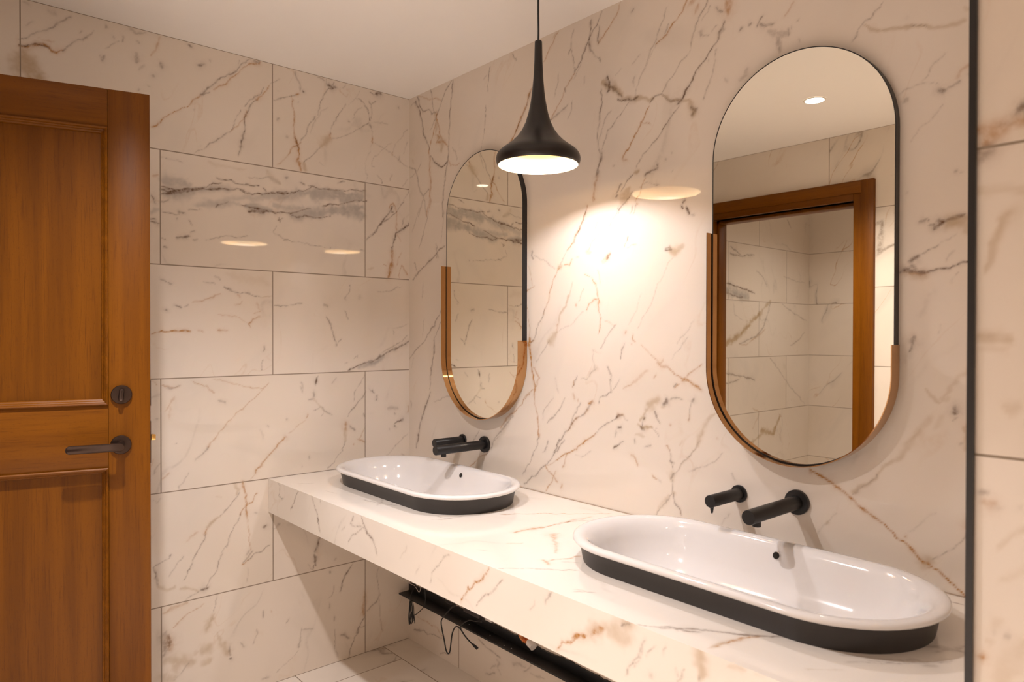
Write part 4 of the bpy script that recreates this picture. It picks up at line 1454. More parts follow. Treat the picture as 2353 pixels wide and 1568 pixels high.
# ------------------------------------------------------------------ materials
MAT_TILE_LEFT = marble('marble_tiles_left', traced=True, tile=('y', 'z', -0.2193, 0.0, 0.8, 0.4), proc=0.30, rough=0.02)
MAT_TILE_FRONT = marble('marble_tiles_front', tile=('x', 'z', 0.553, 0.0, 0.8, 0.4), proc=1.3)
MAT_TILE_OUTER = marble('marble_tiles_outer', tile=('x', 'z', 0.35, 0.0, 0.8, 0.4), proc=1.4)
MAT_TILE_SIDE = marble('marble_tiles_side', tile=('y', 'z', 0.1, 0.0, 0.8, 0.4))
MAT_TILE_ALCOVE = marble('marble_tiles_alcove', traced=True, tile=('x', 'z', -4.0, 0.0, 40.0, 0.4), proc=0.12, rough=0.05)
MAT_SLAB = marble('marble_slab', traced=True, proc=0.22, seam=(0.372, 0.262), rough=0.025)
MAT_COUNTER = marble('marble_counter', traced=True, proc=0.22, rough=0.10, angle=20.0, stone=(0.86, 0.80, 0.73))
MAT_FLOOR = marble('marble_floor_tiles', tile=('x', 'y', 0.55, -0.13, 0.8, 0.4), rough=0.16, stone=(0.90, 0.84, 0.77))
MAT_CEIL = plain('ceiling_paint', (0.96, 0.93, 0.89), 0.85, noise=0.01, nscale=3)
MAT_WOOD_V = wood('sapele_upright', 2)
MAT_WOOD_H = wood('sapele_level', 0)
MAT_WOOD_PANEL = wood('sapele_panel', 2, 0.92)
MAT_BLACK = plain('matt_black_metal', (0.009, 0.008, 0.0075), 0.42, noise=0.1)
MAT_BRONZE = plain('dark_bronze', (0.085, 0.060, 0.050), 0.24, metal=0.9, noise=0.1)
MAT_FRAME = plain('black_mirror_edge', (0.012, 0.011, 0.011), 0.35, noise=0.1)
MAT_GOLD = plain('polished_brass', (0.62, 0.36, 0.17), 0.08, metal=1.0, noise=0.03)
MAT_BRASS = plain('latch_brass', (0.80, 0.50, 0.16), 0.25, metal=1.0, noise=0.05)
MAT_MIRROR = plain('mirror_silver', (0.91, 0.88, 0.78), 0.0, metal=1.0)
MAT_ENAMEL = plain('white_enamel', (0.78, 0.755, 0.74), 0.08, coat=0.5, noise=0.005)
MAT_BODY = plain('charcoal_basin_side', (0.024, 0.020, 0.018), 0.45, noise=0.12)
MAT_HOLE = plain('overflow_dark', (0.008, 0.008, 0.008), 0.3)
MAT_SHADE = plain('black_shade', (0.010, 0.007, 0.006), 0.33, noise=0.1)
MAT_LINER = plain('cream_liner', (0.88, 0.66, 0.36), 0.30, noise=0.02)
MAT_BULB = plain('pendant_diffuser', (1, 1, 1), 0.5, emit=PENDANT_COLOUR, estr=PENDANT_STRENGTH)
MAT_DISC = plain('downlight_lens', (1, 1, 1), 0.5, emit=(1.0, 0.88, 0.74), estr=14.0)
MAT_RING = plain('downlight_ring', (0.80, 0.76, 0.70), 0.5)
MAT_STEEL = plain('black_steel', (0.010, 0.010, 0.011), 0.40, noise=0.3, nscale=60, bump=0.3)
MAT_CABLE = plain('black_cable', (0.012, 0.012, 0.013), 0.45)
MAT_WHITECABLE = plain('white_cable', (0.6, 0.55, 0.5), 0.5)
MAT_COPPER = plain('copper_pipe', (0.80, 0.36, 0.16), 0.28, metal=1.0, noise=0.2)
MAT_PLASTIC = plain('white_plastic', (0.75, 0.72, 0.70), 0.35)
MAT_GREYBOX = plain('grey_box', (0.06, 0.05, 0.05), 0.55, noise=0.2)
MAT_CAULK = plain('joint_sealant', (0.42, 0.33, 0.25), 0.6)

# ------------------------------------------------------------------ room shell
H = 2.4
XR = 3.6
YF = -2.04       # wall with the doorway
YO = -3.78       # far wall of the lobby beyond the doorway
CT, CB, CF = 0.80, 0.671, -0.638      # counter top, underside, front
AX = 2.3535      # left face of the alcove wall

# left wall (tiled), runs on beyond the doorway wall
us = axis_coords(YO - 0.1, 0.0, 0.0036, [(YO - 0.1, -2.2, 0.008), (-2.2, -1.8, 0.2)])
vs = axis_coords(0.0, H, 0.0036)
w = grid_mesh('wall_left', [(us, vs, lambda u, v: np.stack([u * 0, u, v], 1), VEINS_LEFT, None)], MAT_TILE_LEFT,
              extra_boxes=[(-0.12, 0.0, YO - 0.1, 0.0, 0.0, H, ('x1',))])
tag(w, kind='structure')
# right wall (large slab) behind the washbasins
us = axis_coords(0.0, XR, 0.0036, [(2.4, XR, 0.3)])
w = grid_mesh('wall_right', [(us, vs, lambda u, v: np.stack([u, u * 0, v], 1), VEINS_RIGHT, None)], MAT_SLAB,
              extra_boxes=[(-0.12, XR, 0.0, 0.12, 0.0, H, ('y0',))])
tag(w, kind='structure')
# alcove wall at the right end of the counter
us = axis_coords(AX, XR, 0.004, [(2.6, XR, 0.25)])
w = grid_mesh('wall_alcove', [(us, axis_coords(0.0, H, 0.006), lambda u, v: np.stack([u, u * 0 - 0.636, v], 1), VEINS_ALCOVE, None)], MAT_TILE_ALCOVE,
              extra_boxes=[(AX, XR, -0.636, 0.0, 0.0, H, ('y0', 'y1'))])
tag(w, kind='structure')
tag(box('trim_2', AX - 0.0075, AX + 0.001, -0.642, -0.634, 0.0, H, MAT_FRAME), 'slim black metal corner strip on the alcove wall at the end of the counter', 'corner trim', kind='structure')

# wall with the doorway (behind and beside the camera)
DX0, DX1, DZ = 0.245, 1.090, 2.048
bm = bmesh.new()
for q in ((0.0, DX0, 0.0, H), (DX1, XR, 0.0, H), (DX0, DX1, DZ, H)):
    box_bm(bm, q[0], q[1], YF - 0.11, YF, q[2], q[3])
tag(link_bm('wall_front', bm, MAT_TILE_FRONT), kind='structure')
tag(box('wall_end', XR, XR + 0.1, YF - 0.11, 0.1, 0, H, MAT_TILE_SIDE), kind='structure')
tag(box('wall_lobby', 0.0, 2.4, YO - 0.1, YO, 0, H, MAT_TILE_OUTER), kind='structure')
tag(box('wall_lobby_end', 2.3, 2.4, YO, YF - 0.11, 0, H, MAT_TILE_SIDE), kind='structure')
tag(box('floor', -0.12, XR + 0.1, YO - 0.1, 0.12, -0.1, 0.0, MAT_FLOOR), kind='structure')
tag(box('ceiling', -0.12, XR + 0.1, YO - 0.1, 0.12, H, H + 0.1, MAT_CEIL), kind='structure')

# wooden door casing round the doorway
fr = tag(empty('trim_1', ((DX0 + DX1) / 2, YF, 0)), 'orange brown wooden door casing round the doorway, seen in the large mirror', 'door frame', kind='structure')
fx = (DX0 + DX1) / 2
CW = 0.098


def casing(bm, x0, x1, z0, z1):
    box_bm(bm, x0 - fx, x1 - fx, -0.13, 0.018, z0, z1, 0.003)


b = bmesh.new(); casing(b, DX1 - 0.004, DX1 + CW, 0, DZ + 0.0985); box_bm(b, DX1 - fx + 0.035, DX1 - fx + CW, 0.018, 0.024, 0, DZ + 0.0985, 0.002)
rj = link_bm('jamb', b, MAT_WOOD_V, fr, True, 40)
b = bmesh.new(); casing(b, DX0 - CW, DX0 + 0.004, 0, DZ + 0.0985); box_bm(b, DX0 - fx - CW, DX0 - fx - 0.035, 0.018, 0.024, 0, DZ + 0.0985, 0.002)
link_bm('jamb', b, MAT_WOOD_V, fr, True, 40)
b = bmesh.new(); casing(b, DX0 + 0.004, DX1 - 0.004, DZ, DZ + 0.098); box_bm(b, DX0 - fx - 0.035, DX1 - fx + 0.035, 0.018, 0.024, DZ + 0.035, DZ + 0.0985, 0.002)
link_bm('head', b, MAT_WOOD_H, fr, True, 40)
b = bmesh.new()
box_bm(b, DX1 - fx - 0.020, DX1 - fx - 0.004, -0.125, -0.045, 0, DZ - 0.0, 0.001)
box_bm(b, DX0 - fx + 0.004, DX0 - fx + 0.020, -0.125, -0.045, 0, DZ - 0.0, 0.001)
box_bm(b, DX0 - fx + 0.004, DX1 - fx - 0.004, -0.125, -0.045, DZ - 0.016, DZ, 0.001)
link_bm('door_stop', b, MAT_WOOD_V, fr, True, 40)
box('strike_plate', DX1 - fx - 0.006, DX1 - fx - 0.003, -0.03, -0.004, 1.015, 1.085, MAT_BLACK, rj)

# ------------------------------------------------------------------ door, swung open beside the left wall
W_D, T_D, H_D = 0.875, 0.042, 2.04
a = math.radians(14.0)
ang = math.pi / 2 - a
door = tag(empty('door_1', (0.4574 - W_D * math.sin(a), -1.1637 - W_D * math.cos(a), 0.0), ang), 'open orange brown panelled wooden door with dark lever handle', 'door', kind='structure')
# local frame: x along the door from the hinge, visible face at y = 0 (towards -y), thickness to +y
ST = 0.1045
Z0 = 0.008
RA = 1.9335   # underside of top rail
MT, MB = 1.1575, 0.982
LB = 0.25
for x0, x1 in ((0, ST), (W_D - ST, W_D)):
    box('stile', x0, x1, 0, T_D, Z0, H_D, MAT_WOOD_V, door, 0.002)
for z0, z1 in ((RA, H_D), (MB, MT), (Z0, LB)):
    box('rail', ST, W_D - ST, 0.0004, T_D - 0.0004, z0, z1, MAT_WOOD_H, door, 0.0012)
for z0, z1 in ((MT, RA), (LB, MB)):
    box('panel', ST - 0.005, W_D - ST + 0.005, 0.014, T_D - 0.014, z0 - 0.005, z1 + 0.005, MAT_WOOD_PANEL, door)


def moulding(z0, z1):
    """bead with a mitred profile lining a panel opening on the visible face (and the back)."""
    bm = bmesh.new()
    x0, x1 = ST, W_D - ST
    prof = [(0.0, -0.0055), (0.0030, -0.0080), (0.0065, -0.0065), (0.0080, 0.0010), (0.0105, 0.0025), (0.0125, 0.0065), (0.0160, 0.0085), (0.0175, 0.014)]
    rings = []
    for d, y in prof:
        rings.append([bm.verts.new(p) for p in ((x0 + d, y, z0 + d), (x1 - d, y, z0 + d), (x1 - d, y, z1 - d), (x0 + d, y, z1 - d))])
    for A, B in zip(rings, rings[1:]):
        for i in range(4):
            bm.faces.new((A[i], A[(i + 1) % 4], B[(i + 1) % 4], B[i]))
    # back strip closes the bead against the door
    back = [bm.verts.new(p) for p in ((x0, 0.02, z0), (x1, 0.02, z0), (x1, 0.02, z1), (x0, 0.02, z1))]
    for i in range(4):
        bm.faces.new((rings[0][i], rings[0][(i + 1) % 4], back[(i + 1) % 4], back[i]))
    return link_bm('moulding', bm, MAT_WOOD_H, door, True, 30)


moulding(MT, RA)
moulding(LB, MB)

# lever handle
hx, hz = W_D - 0.074, 1.0447
bm = bmesh.new()
lathe_bm(bm, [(0.0255, 0.0), (0.0265, -0.001), (0.0265, -0.007), (0.0250, -0.009), (0.012, -0.0095)], 48, 'y', (hx, 0, hz))
lev = link_bm('lever_handle', bm, MAT_BRONZE, door, True, 35)
bm = bmesh.new()
lathe_bm(bm, [(0.0105, -0.006), (0.0105, -0.052)], 32, 'y', (hx, 0, hz))
# flat oblong grip with rounded ends
gx0, gx1, gz0, gz1 = hx - 0.128, hx + 0.0105, hz - 0.0112, hz + 0.0112
rr = 0.0112
pts = []
for cx, a0 in ((gx1 - rr, -90), (gx0 + rr, 90)):
    for i in range(13):
        q = math.radians(a0 + i * 15)
        pts.append((cx + rr * math.cos(q), hz + rr * math.sin(q)))
for (ins, yy), (ins2, yy2) in (((0.0, -0.050), (0.0, -0.0585)), ((0.0, -0.0585), (0.0016, -0.0600))):
    A = [bm.verts.new((hx + (x - hx) * (1 - ins * 12), yy, hz + (z - hz) * (1 - ins * 60))) for x, z in pts]
    B = [bm.verts.new((hx + (x - hx) * (1 - ins2 * 12), yy2, hz + (z - hz) * (1 - ins2 * 60))) for x, z in pts]
    for i in range(len(pts)):
        j = (i + 1) % len(pts)
        bm.faces.new((A[i], A[j], B[j], B[i]))
    if yy == -0.050:
        bm.faces.new(A)
    else:
        bm.faces.new(B)
link_bm('lever_grip', bm, MAT_BRONZE, lev, True, 35)
# thumb turn
lx, lz = W_D - 0.0722, 1.1859
bm = bmesh.new()
lathe_bm(bm, [(0.0255, 0.0), (0.0265, -0.001), (0.0265, -0.007), (0.0250, -0.009), (0.0, -0.0095)], 48, 'y', (lx, 0, lz), cap1=False)
tt = link_bm('thumb_turn', bm, MAT_BRONZE, door, True, 35)
bm = bmesh.new()
box_bm(bm, lx - 0.0065, lx + 0.0065, -0.026, -0.009, lz - 0.0175, lz + 0.0175, 0.005)
bmesh.ops.rotate(bm, verts=bm.verts, cent=(lx, 0, lz), matrix=Matrix.Rotation(math.radians(6), 3, 'Y'))
link_bm('turn_knob', bm, MAT_BRONZE, tt, True, 40)
# latch and edge plates on the free edge
box('edge_plate', W_D - 0.0005, W_D + 0.0012, 0.010, 0.032, 0.985, 1.105, MAT_BLACK, door)
box('edge_plate', W_D - 0.0005, W_D + 0.0012, 0.010, 0.032, 1.150, 1.222, MAT_BLACK, door)
bm = bmesh.new()
box_bm(bm, W_D, W_D + 0.0135, 0.012, 0.030, 1.0505, 1.0665, 0.0015)
for v in bm.verts:
    if v.co.x > W_D + 0.008 and v.co.y > 0.02:
        v.co.x -= 0.007
tag(link_bm('latch_bolt', bm, MAT_BRASS, door, True, 40), 'small brass latch bolt')

# ------------------------------------------------------------------ counter
SX, SY, SZ = (0.56, 1.80), -0.300, 0.8
LO, WO = 0.842, 0.406


def in_stadium(x, y, cx, cy, L, Wd):
    R = Wd / 2
    hh = L / 2 - R
    dx = np.maximum(np.abs(x - cx) - hh, 0)
    return np.hypot(dx, y - cy) < R


counter = tag(empty('vanity_counter', (0, 0, 0)), 'long white veined marble counter carrying the two basins', 'counter')
CE = AX - 0.001
keep = lambda u, v: ~(in_stadium(u, v, SX[0], SY, 0.77, 0.33) | in_stadium(u, v, SX[1], SY, 0.77, 0.33))
xs = axis_coords(0.001, CE, 0.0045)
slab = grid_mesh('countertop', [(xs, axis_coords(CF, -0.001, 0.0045), lambda u, v: np.stack([u, v, u * 0 + CT], 1), VEINS_TOP, keep)], MAT_COUNTER,
                 parent=counter)
# solid apron and underside of the slab
front = grid_mesh('apron', [(xs, axis_coords(CB, CT, 0.0043), lambda u, v: np.stack([u, u * 0 + CF, v], 1), VEINS_FRONT, None)], MAT_COUNTER,
                  extra_boxes=[(0.001, CE, CF, -0.001, CB, CT, ('y0', 'z1'))], parent=counter)
box('sealant_line', 0.001, CE, -0.0035, -0.0002, CT, CT + 0.002, MAT_CAULK, counter)

# ------------------------------------------------------------------ basins


def ring_pts(cx, cy, L, Wd, z, n=30):
    R = Wd / 2
    hh = max(L / 2 - R, 0)
    out = []
    for k in range(n):
        q = -math.pi / 2 + math.pi * k / (n - 1)
        out.append((cx + hh + R * math.cos(q), cy + R * math.sin(q), z))
    for k in range(1, 12):
        out.append((cx + hh - 2 * hh * k / 12, cy + R, z))
    for k in range(n):
        q = math.pi / 2 + math.pi * k / (n - 1)
        out.append((cx - hh + R * math.cos(q), cy + R * math.sin(q), z))
    for k in range(1, 12):
        out.append((cx - hh + 2 * hh * k / 12, cy - R, z))
    return out


def loft(bm, rings, close_end=False):
    vr = [[bm.verts.new(p) for p in r] for r in rings]
    n = len(vr[0])
    for A, B in zip(vr, vr[1:]):
        for i in range(n):
            bm.faces.new((A[i], A[(i + 1) % n], B[(i + 1) % n], B[i]))
    if close_end:
        bm.faces.new(vr[-1])
    return vr


def basin(cx, label):
    t = empty('wash_basin', (cx, SY, CT))
    tag(t, label, 'wash basin', 'oval wash basins set on the counter')
    bm = bmesh.new()
    loft(bm, [ring_pts(0, 0, L, Wd, z) for L, Wd, z in ((0.786, 0.350, -0.004), (0.792, 0.356, 0.003), (0.800, 0.365, 0.025), (0.814, 0.379, 0.050))])
    tag(link_bm('basin_side', bm, MAT_BODY, t, True, 50), 'matt charcoal outer side')
    prof = [(0.034, 0.049), (0.012, 0.0485), (0.003, 0.051), (0.0, 0.055), (0.001, 0.0595), (0.006, 0.0625), (0.016, 0.0632), (0.026, 0.0610), (0.033, 0.056),
            (0.040, 0.044), (0.049, 0.018), (0.060, -0.012), (0.078, -0.042), (0.105, -0.062), (0.140, -0.071), (0.180, -0.074)]
    bm = bmesh.new()
    rings = []
    for d, z in prof:
        L, Wd = LO - 2 * d * (1.0 if d < 0.04 else 1.25), WO - 2 * d
        rings.append(ring_pts(0, 0, max(L, 0.3), max(Wd, 0.04), z))
    # extra steps make the bowl curve smooth
    loft(bm, rings, True)
    bowl = link_bm('bowl', bm, MAT_ENAMEL, t, True, 60)
    # overflow in the back of the bowl
    yb = WO / 2 - 0.0435
    bm = bmesh.new()
    lathe_bm(bm, [(0.0, 0.0), (0.0070, 0.0), (0.0072, -0.0012), (0.0088, -0.0014), (0.0095, 0.0)], 32, 'y', (0, 0, 0), cap0=False, cap1=False)
    R = Matrix.Rotation(math.radians(-18), 3, 'X')
    for v in bm.verts:
        v.co = R @ v.co + Vector((0.014, yb - 0.0008, 0.0350))
    ov = link_bm('overflow_ring', bm, MAT_ENAMEL, bowl, True, 40)
    bm = bmesh.new()
    lathe_bm(bm, [(0.0, -0.0018), (0.0082, -0.0018), (0.0082, 0.004)], 32, 'y', (0, 0, 0), cap0=False)
    for v in bm.verts:
        v.co = R @ v.co + Vector((0.014, yb - 0.0012, 0.0350))
    tag(link_bm('overflow_hole', bm, MAT_HOLE, bowl, True, 40), 'black round overflow hole')
    bm = bmesh.new()
    lathe_bm(bm, [(0.0, 0.004), (0.024, 0.004), (0.027, 0.0), (0.027, -0.006)], 32, 'z', (0, 0, -0.0735), cap0=False)
    tag(link_bm('drain', bm, MAT_BLACK, bowl, True, 40), 'black drain cover')
    return t


basin(SX[0], 'white oval basin with charcoal side at the corner end of the counter')
basin(SX[1], 'white oval basin with charcoal side at the near end, below the large mirror')

# ------------------------------------------------------------------ wall taps


def spout(x, z, label):
    t = empty('wall_spout', (x, 0, z))
    tag(t, label, 'tap spout', 'black wall spouts over the basins')
    bm = bmesh.new()
    lathe_bm(bm, [(0.0308, -0.0002), (0.0312, -0.002), (0.0312, -0.0095), (0.0300, -0.0110), (0.016, -0.0112)], 56, 'y')
    link_bm('wall_flange', bm, MAT_BLACK, t, True, 35)
    bm = bmesh.new()
    lathe_bm(bm, [(0.0174, -0.010), (0.0174, -0.2335), (0.0166, -0.2350)], 48, 'y')
    link_bm('spout_tube', bm, MAT_BLACK, t, True, 35)
    bm = bmesh.new()
    lathe_bm(bm, [(0.0100, -0.010), (0.0100, -0.0262), (0.0085, -0.0268)], 32, 'z', (0, -0.198, 0))
    link_bm('nozzle', bm, MAT_BLACK, t, True, 35)
    return t


def mixer(x, z, label):
    t = empty('tap_handle', (x, 0, z))
    tag(t, label, 'tap handle', 'black cylinder tap handles over the basins')
    bm = bmesh.new()
    lathe_bm(bm, [(0.0230, -0.0002), (0.0234, -0.001), (0.0234, -0.0055), (0.0226, -0.0065), (0.014, -0.0068)], 56, 'y')
    link_bm('wall_flange', bm, MAT_BLACK, t, True, 35)
    bm = bmesh.new()
    lathe_bm(bm, [(0.0160, -0.006), (0.0160, -0.1395), (0.0153, -0.1405)], 48, 'y')
    link_bm('handle_body', bm, MAT_BLACK, t, True, 35)
    bm = bmesh.new()
    lathe_bm(bm, [(0.0055, -0.012), (0.0048, -0.018), (0.0027, -0.0300), (0.0018, -0.0315)], 20, 'z', (0, -0.131, 0))
    link_bm('control_pin', bm, MAT_BLACK, t, True, 35)
    return t


spout(0.542, 0.9325, 'long black wall spout over the basin at the corner end')
mixer(0.399, 0.9330, 'short black tap handle left of the spout over the corner basin')
spout(1.795, 0.9365, 'long black wall spout over the near basin, under the large mirror')
mixer(1.632, 0.9295, 'short black tap handle left of the spout over the near basin')

# ------------------------------------------------------------------ mirrors


def capsule_pts(L, Wd, n=48):
    """outline in (x, z), centred on zero, long axis upright, counter-clockwise from lower right."""
    R = Wd / 2
    hh = L / 2 - R
    out = []
    for k in range(n + 1):
        q = math.pi * k / n
        out.append((R * math.cos(q), hh + R * math.sin(q)))
    for k in range(n + 1):
        q = math.pi + math.pi * k / n
        out.append((R * math.cos(q), -hh + R * math.sin(q)))
    return out


def mirror(cx, cz, L, Wd, label, zr=1.335, zl=1.635):
    t = empty('oval_mirror', (cx, 0, cz))
    tag(t, label, 'mirror', 'capsule shaped wall mirrors over the basins')
    TF = 0.0215
    o = capsule_pts(L, Wd)
    i = capsule_pts(L - 0.005, Wd - 0.005)
    bm = bmesh.new()
    loft(bm, [[(x, y, z) for x, z in P] for P, y in ((i, -0.0205), (i, -TF), (o, -TF), (o, -0.0003))])
    link_bm('edge_band', bm, MAT_FRAME, t, True, 35)
    bm = bmesh.new()
    i = capsule_pts(L - 0.0044, Wd - 0.0044)
    f = [bm.verts.new((x, -0.0212, z)) for x, z in i]
    g = [bm.verts.new((x, -0.0160, z)) for x, z in i]
    bm.faces.new(f)
    bm.faces.new(list(reversed(g)))
    for k in range(len(f)):
        j = (k + 1) % len(f)
        bm.faces.new((f[k], f[j], g[j], g[k]))
    link_bm('mirror_glass', bm, MAT_MIRROR, t)
    # brass sleeve clasping the lower part, longer on the left
    R = Wd / 2 + 0.0004
    hh = L / 2 - Wd / 2
    path = [(R, zr - cz)] + [(R * math.cos(-math.pi * k / 60), -hh + R * math.sin(-math.pi * k / 60)) for k in range(61)] + [(-R, zl - cz)]
    bm = bmesh.new()
    th = 0.0022
    rows = []
    for k, (x, z) in enumerate(path):
        if k == 0 or k == len(path) - 1:
            nx, nz = (1, 0) if k == 0 else (-1, 0)
        else:
            nx, nz = x / R, (z + hh) / R
        rows.append([bm.verts.new((x, -0.001, z)), bm.verts.new((x + nx * th, -0.001, z + nz * th)), bm.verts.new((x + nx * th, -0.0455, z + nz * th)), bm.verts.new((x, -0.0455, z))])
    for A, B in zip(rows, rows[1:]):
        for q in range(4):
            bm.faces.new((A[q], A[(q + 1) % 4], B[(q + 1) % 4], B[q]))
    bm.faces.new(rows[0])
    bm.faces.new(rows[-1])
    tag(link_bm('brass_sleeve', bm, MAT_GOLD, t, True, 35), 'polished brass band round the lower part')
    return t


mirror(0.5455, 1.548, 1.028, 0.468, 'tall oval mirror with brass lower band by the corner, behind the pendant')
mirror(1.7935, 1.549, 1.031, 0.470, 'tall oval mirror with brass lower band over the near basin, reflecting the door frame')

# ------------------------------------------------------------------ pendant lamp
PX, PY = 1.1617, -0.3045
pend = tag(empty('pendant_lamp', (PX, PY, H)), 'black trumpet shaped pendant lamp hanging over the counter', 'pendant lamp')
prof = [(0.0095, 2.2075), (0.0105, 2.2065), (0.0108, 2.200), (0.0120, 2.150), (0.0145, 2.100), (0.0180, 2.062), (0.0225, 2.030), (0.0285, 2.000), (0.0370, 1.972), (0.0475, 1.950),
        (0.0610, 1.931), (0.0770, 1.915), (0.0930, 1.9025), (0.1060, 1.8935), (0.1150, 1.8855), (0.1205, 1.8770), (0.1225, 1.8685), (0.1222, 1.8610), (0.1200, 1.8535), (0.1170, 1.8490), (0.1158, 1.8483)]
bm = bmesh.new()
lathe_bm(bm, [(r, z - H) for r, z in prof], 96, 'z', cap0=True, cap1=False)
link_bm('lamp_shade', bm, MAT_SHADE, pend, True, 60)
bm = bmesh.new()
inn = [(0.1158, 1.8483), (0.1165, 1.8530), (0.1172, 1.8600), (0.1165, 1.8680), (0.1120, 1.8760), (0.1030, 1.8845), (0.0900, 1.8930), (0.0740, 1.9020), (0.0520, 1.9140), (0.0, 1.9180)]
lathe_bm(bm, [(r, z - H) for r, z in inn], 96, 'z', cap0=False, cap1=False)
tag(link_bm('shade_lining', bm, MAT_LINER, pend, True, 60), 'pale cream inside of the shade')
bm = bmesh.new()
lathe_bm(bm, [(0.0, 1.9005 - H), (0.0415, 1.9005 - H), (0.0430, 1.9020 - H)], 48, 'z', cap0=False, cap1=False)
link_bm('light_source', bm, MAT_BULB, pend, True, 40)
bm = bmesh.new()
lathe_bm(bm, [(0.0455, 1.9110 - H), (0.0455, 1.8955 - H), (0.0475, 1.8955 - H), (0.0475, 1.9110 - H)], 48, 'z', cap0=False, cap1=False)
link_bm('light_mask_collar', bm, MAT_LINER, pend, True, 40)  # added ring, blocks sideways light so the upper lining stays darker
bm = bmesh.new()
tube_bm(bm, [(0, 0, 2.205 - H), (0.0006, 0, 2.24 - H), (-0.0004, 0, 2.30 - H), (0, 0, -0.02)], 0.0028, 12)
link_bm('cord', bm, MAT_CABLE, pend, True)
bm = bmesh.new()
lathe_bm(bm, [(0.0, -0.0265), (0.060, -0.0265), (0.0645, -0.0245), (0.0655, -0.020), (0.0655, -0.0002)], 64, 'z', cap0=False)
link_bm('ceiling_canopy', bm, MAT_SHADE, pend, True, 40)

# ------------------------------------------------------------------ downlights


def downlight(x, y, label):
    t = tag(empty('downlight', (x, y, H)), label, 'ceiling light', 'recessed ceiling downlights')
    bm = bmesh.new()
    lathe_bm(bm, [(0.0395, -0.001), (0.040, -0.003), (0.046, -0.0035), (0.048, -0.0002)], 48, 'z', cap0=False, cap1=False)
    link_bm('trim_ring', bm, MAT_RING, t, True, 40)
    bm = bmesh.new()
    lathe_bm(bm, [(0.0, -0.0018), (0.0400, -0.0018)], 48, 'z', cap0=False, cap1=False)
    link_bm('lens', bm, MAT_DISC, t)
    return t


downlight(1.18, -1.40, 'round white downlight in the washroom ceiling, seen in both mirrors')
downlight(1.98, -1.50, 'added out of frame downlight for bounce light, in front of the near basin')  # fitting for the added fill beam, out of view
downlight(0.85, -3.0, 'round white downlight over the lobby beyond the doorway')

# ------------------------------------------------------------------ exposed steel angle, pipes and cables under the counter
ang_ = empty('steel_angle', (0.009, 0, 0.22))
tag(ang_, 'long black steel angle fixed along the wall under the counter', 'steel bracket')
LEN = AX - 0.02
bm = bmesh.new()
box_bm(bm, 0, LEN, -0.0585, -0.0002, -0.006, 0.0)
link_bm('lower_flange', bm, MAT_STEEL, ang_)
random.seed(3)
bm = bmesh.new()
N = 260
top, bot = [], []
zc = 0.032
for k in range(N + 1):
    x = LEN * k / N
    zc += random.uniform(-0.0022, 0.0022)
    zc = min(0.035, max(0.028, zc))
    zz = zc + (0.004 if 0.0 < x < 0.25 else 0) - (0.004 if 0.85 < x < 0.95 else 0)
    row = [bm.verts.new((x, y, z)) for y, z in ((-0.0070, 0.0), (-0.0070, zz), (-0.0002, zz), (-0.0002, 0.0))]
    top.append(row)
for A, B in zip(top, top[1:]):
    for q in range(4):
        bm.faces.new((A[q], A[(q + 1) % 4], B[(q + 1) % 4], B[q]))
bm.faces.new(top[0])
bm.faces.new(top[-1])
link_bm('upright_flange', bm, MAT_STEEL, ang_)
bm = bmesh.new()
for x, y in ((0.42, -0.035), (0.47, -0.03), (0.70, -0.046), (0.735, -0.041), (0.60, -0.03)):
    lathe_bm(bm, [(0.0022, 0.0), (0.0020, 0.0006)], 10, 'z', (x, y, 0.0))
tag(link_bm('plaster_speck', bm, MAT_PLASTIC, ang_), 'white plaster specks', kind='stuff')

gb = tag(box('junction_box', 0.445, 0.545, -0.034, -0.0005, 0.262, 0.312, MAT_GREYBOX, None, 0.003), 'dark grey box on the wall above the steel angle', 'junction box')
wp = tag(empty('plastic_clip', (0.585, 0, 0.262)), 'white plastic clip on the wall beside the grey box', 'pipe clip')
box('clip_body', -0.016, 0.022, -0.024, -0.0005, 0.002, 0.022, MAT_PLASTIC, wp, 0.002)
box('clip_tab', 0.022, 0.030, -0.020, -0.0005, 0.006, 0.014, MAT_GREYBOX, wp, 0.001)

cp = tag(empty('copper_pipe', (0.79, -0.028, 0.268)), 'short copper pipe elbow above the steel angle under the near basin', 'pipe')
bm = bmesh.new()
tube_bm(bm, [(-0.014, 0, 0.10), (-0.014, 0, 0.03), (-0.011, 0, 0.010), (0.002, 0, -0.0015), (0.020, 0, -0.003), (0.036, 0, -0.003)], 0.0085, 20)
link_bm('elbow', bm, MAT_COPPER, cp, True)
bm = bmesh.new()
for k, (x, z) in enumerate(((0.008, -0.003), (0.0135, -0.003), (0.019, -0.003), (0.0245, -0.003), (0.030, -0.003))):
    lathe_bm(bm, [(0.0080, x - 0.0018), (0.0104, x - 0.0012), (0.0104, x + 0.0012), (0.0080, x + 0.0018)], 20, 'x', (0, 0, z))
link_bm('threaded_nut', bm, MAT_COPPER, cp, True, 30)
bm = bmesh.new()
tube_bm(bm, [(0.034, 0, -0.003), (0.050, -0.002, -0.006), (0.062, -0.004, -0.010)], lambda s: 0.0135, 20)
tag(link_bm('end_cap', bm, MAT_PLASTIC, cp, True, 40), 'white plastic pipe cap')


def pix_path(pts, y):
    return [(x, y, z) for x, z in pts]


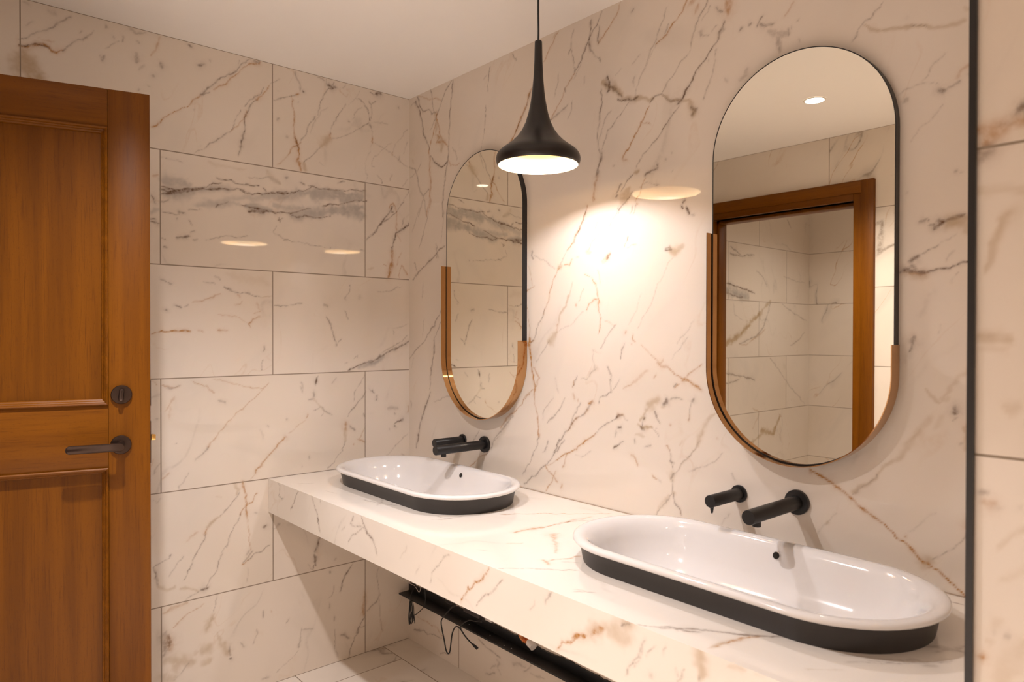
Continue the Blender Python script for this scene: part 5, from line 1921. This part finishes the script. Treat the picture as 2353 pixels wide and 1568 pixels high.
cb = tag(empty('coiled_cable', (0.19, -0.088, CB)), 'black cable tied in a small hanging coil below the counter near the corner', 'cable')
bm = bmesh.new()
random.seed(5)
zt, zb = 0.236 - CB, 0.134 - CB
for k in range(4):
    wdt = 0.010 + 0.004 * k
    yo = 0.003 * (k - 1.5)
    cx = -0.038 + 0.003 * (k % 2)
    b0 = zb + 0.004 * (k % 3)
    tube_bm(bm, [(cx, yo, zt), (cx - wdt * 0.5, yo, zt - 0.03), (cx - wdt, yo, b0 + 0.03), (cx - wdt * 0.6, yo, b0), (cx, yo, b0 + 0.008), (cx + 0.003, yo, b0 + 0.045), (cx + wdt * 0.8, yo, b0 + 0.02),
                 (cx + wdt * 0.9, yo, b0 + 0.012), (cx + wdt * 0.6, yo, b0 + 0.05), (cx + wdt * 0.5, yo, zt - 0.025), (cx + 0.002, yo, zt)], 0.0016, 8)
link_bm('coil', bm, MAT_CABLE, cb, True)
bm = bmesh.new()
tube_bm(bm, [(0.002, 0.01, -0.001), (0.001, 0.0, -0.20), (0.0, 0, 0.325 - CB), (-0.020, 0, 0.285 - CB), (-0.040, 0, 0.255 - CB), (-0.038, 0, zt)], 0.0017, 8)
tube_bm(bm, [(-0.034, 0, 0.172 - CB), (0.0, 0.004, 0.188 - CB), (0.055, 0.004, 0.235 - CB), (0.068, 0.002, 0.262 - CB), (0.069, 0, 0.33 - CB), (0.068, 0.002, -0.001)], 0.0017, 8)
link_bm('strand', bm, MAT_CABLE, cb, True)

lc = tag(empty('loose_cable', (0.47, -0.088, CB)), 'black cable with a plug end hanging in a loop in front of the steel angle', 'cable')
P = lambda pts: [(x - 0.47, 0.0, z - CB) for x, z in pts]
bm = bmesh.new()
tube_bm(bm, P([(0.478, CB - 0.001), (0.480, 0.45), (0.479, 0.328), (0.434, 0.283), (0.388, 0.237), (0.372, 0.208), (0.392, 0.150), (0.408, 0.108), (0.430, 0.112), (0.446, 0.188), (0.469, 0.224), (0.497, 0.226), (0.532, 0.206), (0.580, 0.190), (0.598, 0.189)]), 0.0026, 10)
link_bm('lead', bm, MAT_CABLE, lc, True)
bm = bmesh.new()
tube_bm(bm, P([(0.575, 0.1925), (0.585, 0.190), (0.604, 0.186)]), lambda s: 0.0036 + 0.0022 * s, 12)
link_bm('plug', bm, MAT_CABLE, lc, True)
bm = bmesh.new()
tube_bm(bm, P([(0.503, 0.224), (0.508, 0.245), (0.555, 0.275), (0.610, 0.290), (0.64, 0.33), (0.65, CB - 0.001)]), 0.0020, 8)
tube_bm(bm, P([(0.375, CB - 0.001), (0.376, 0.40), (0.381, 0.330), (0.415, 0.300), (0.470, 0.318), (0.4785, 0.335)]), 0.0017, 8)
link_bm('branch', bm, MAT_CABLE, lc, True)

wc = tag(empty('thin_white_wire', (0.02, -0.15, CB)), 'thin pale wire curving down from the counter underside beside the corner', 'wire')
bm = bmesh.new()
tube_bm(bm, [(0.0, 0.0, -0.001), (0.01, 0, -0.20), (0.056, 0.0, 0.368 - CB), (0.098, 0.02, 0.335 - CB), (0.139, 0.07, 0.300 - CB), (0.165, 0.09, 0.30 - CB), (0.17, 0.09, -0.001)], 0.0010, 8)
link_bm('wire', bm, MAT_WHITECABLE, wc, True)
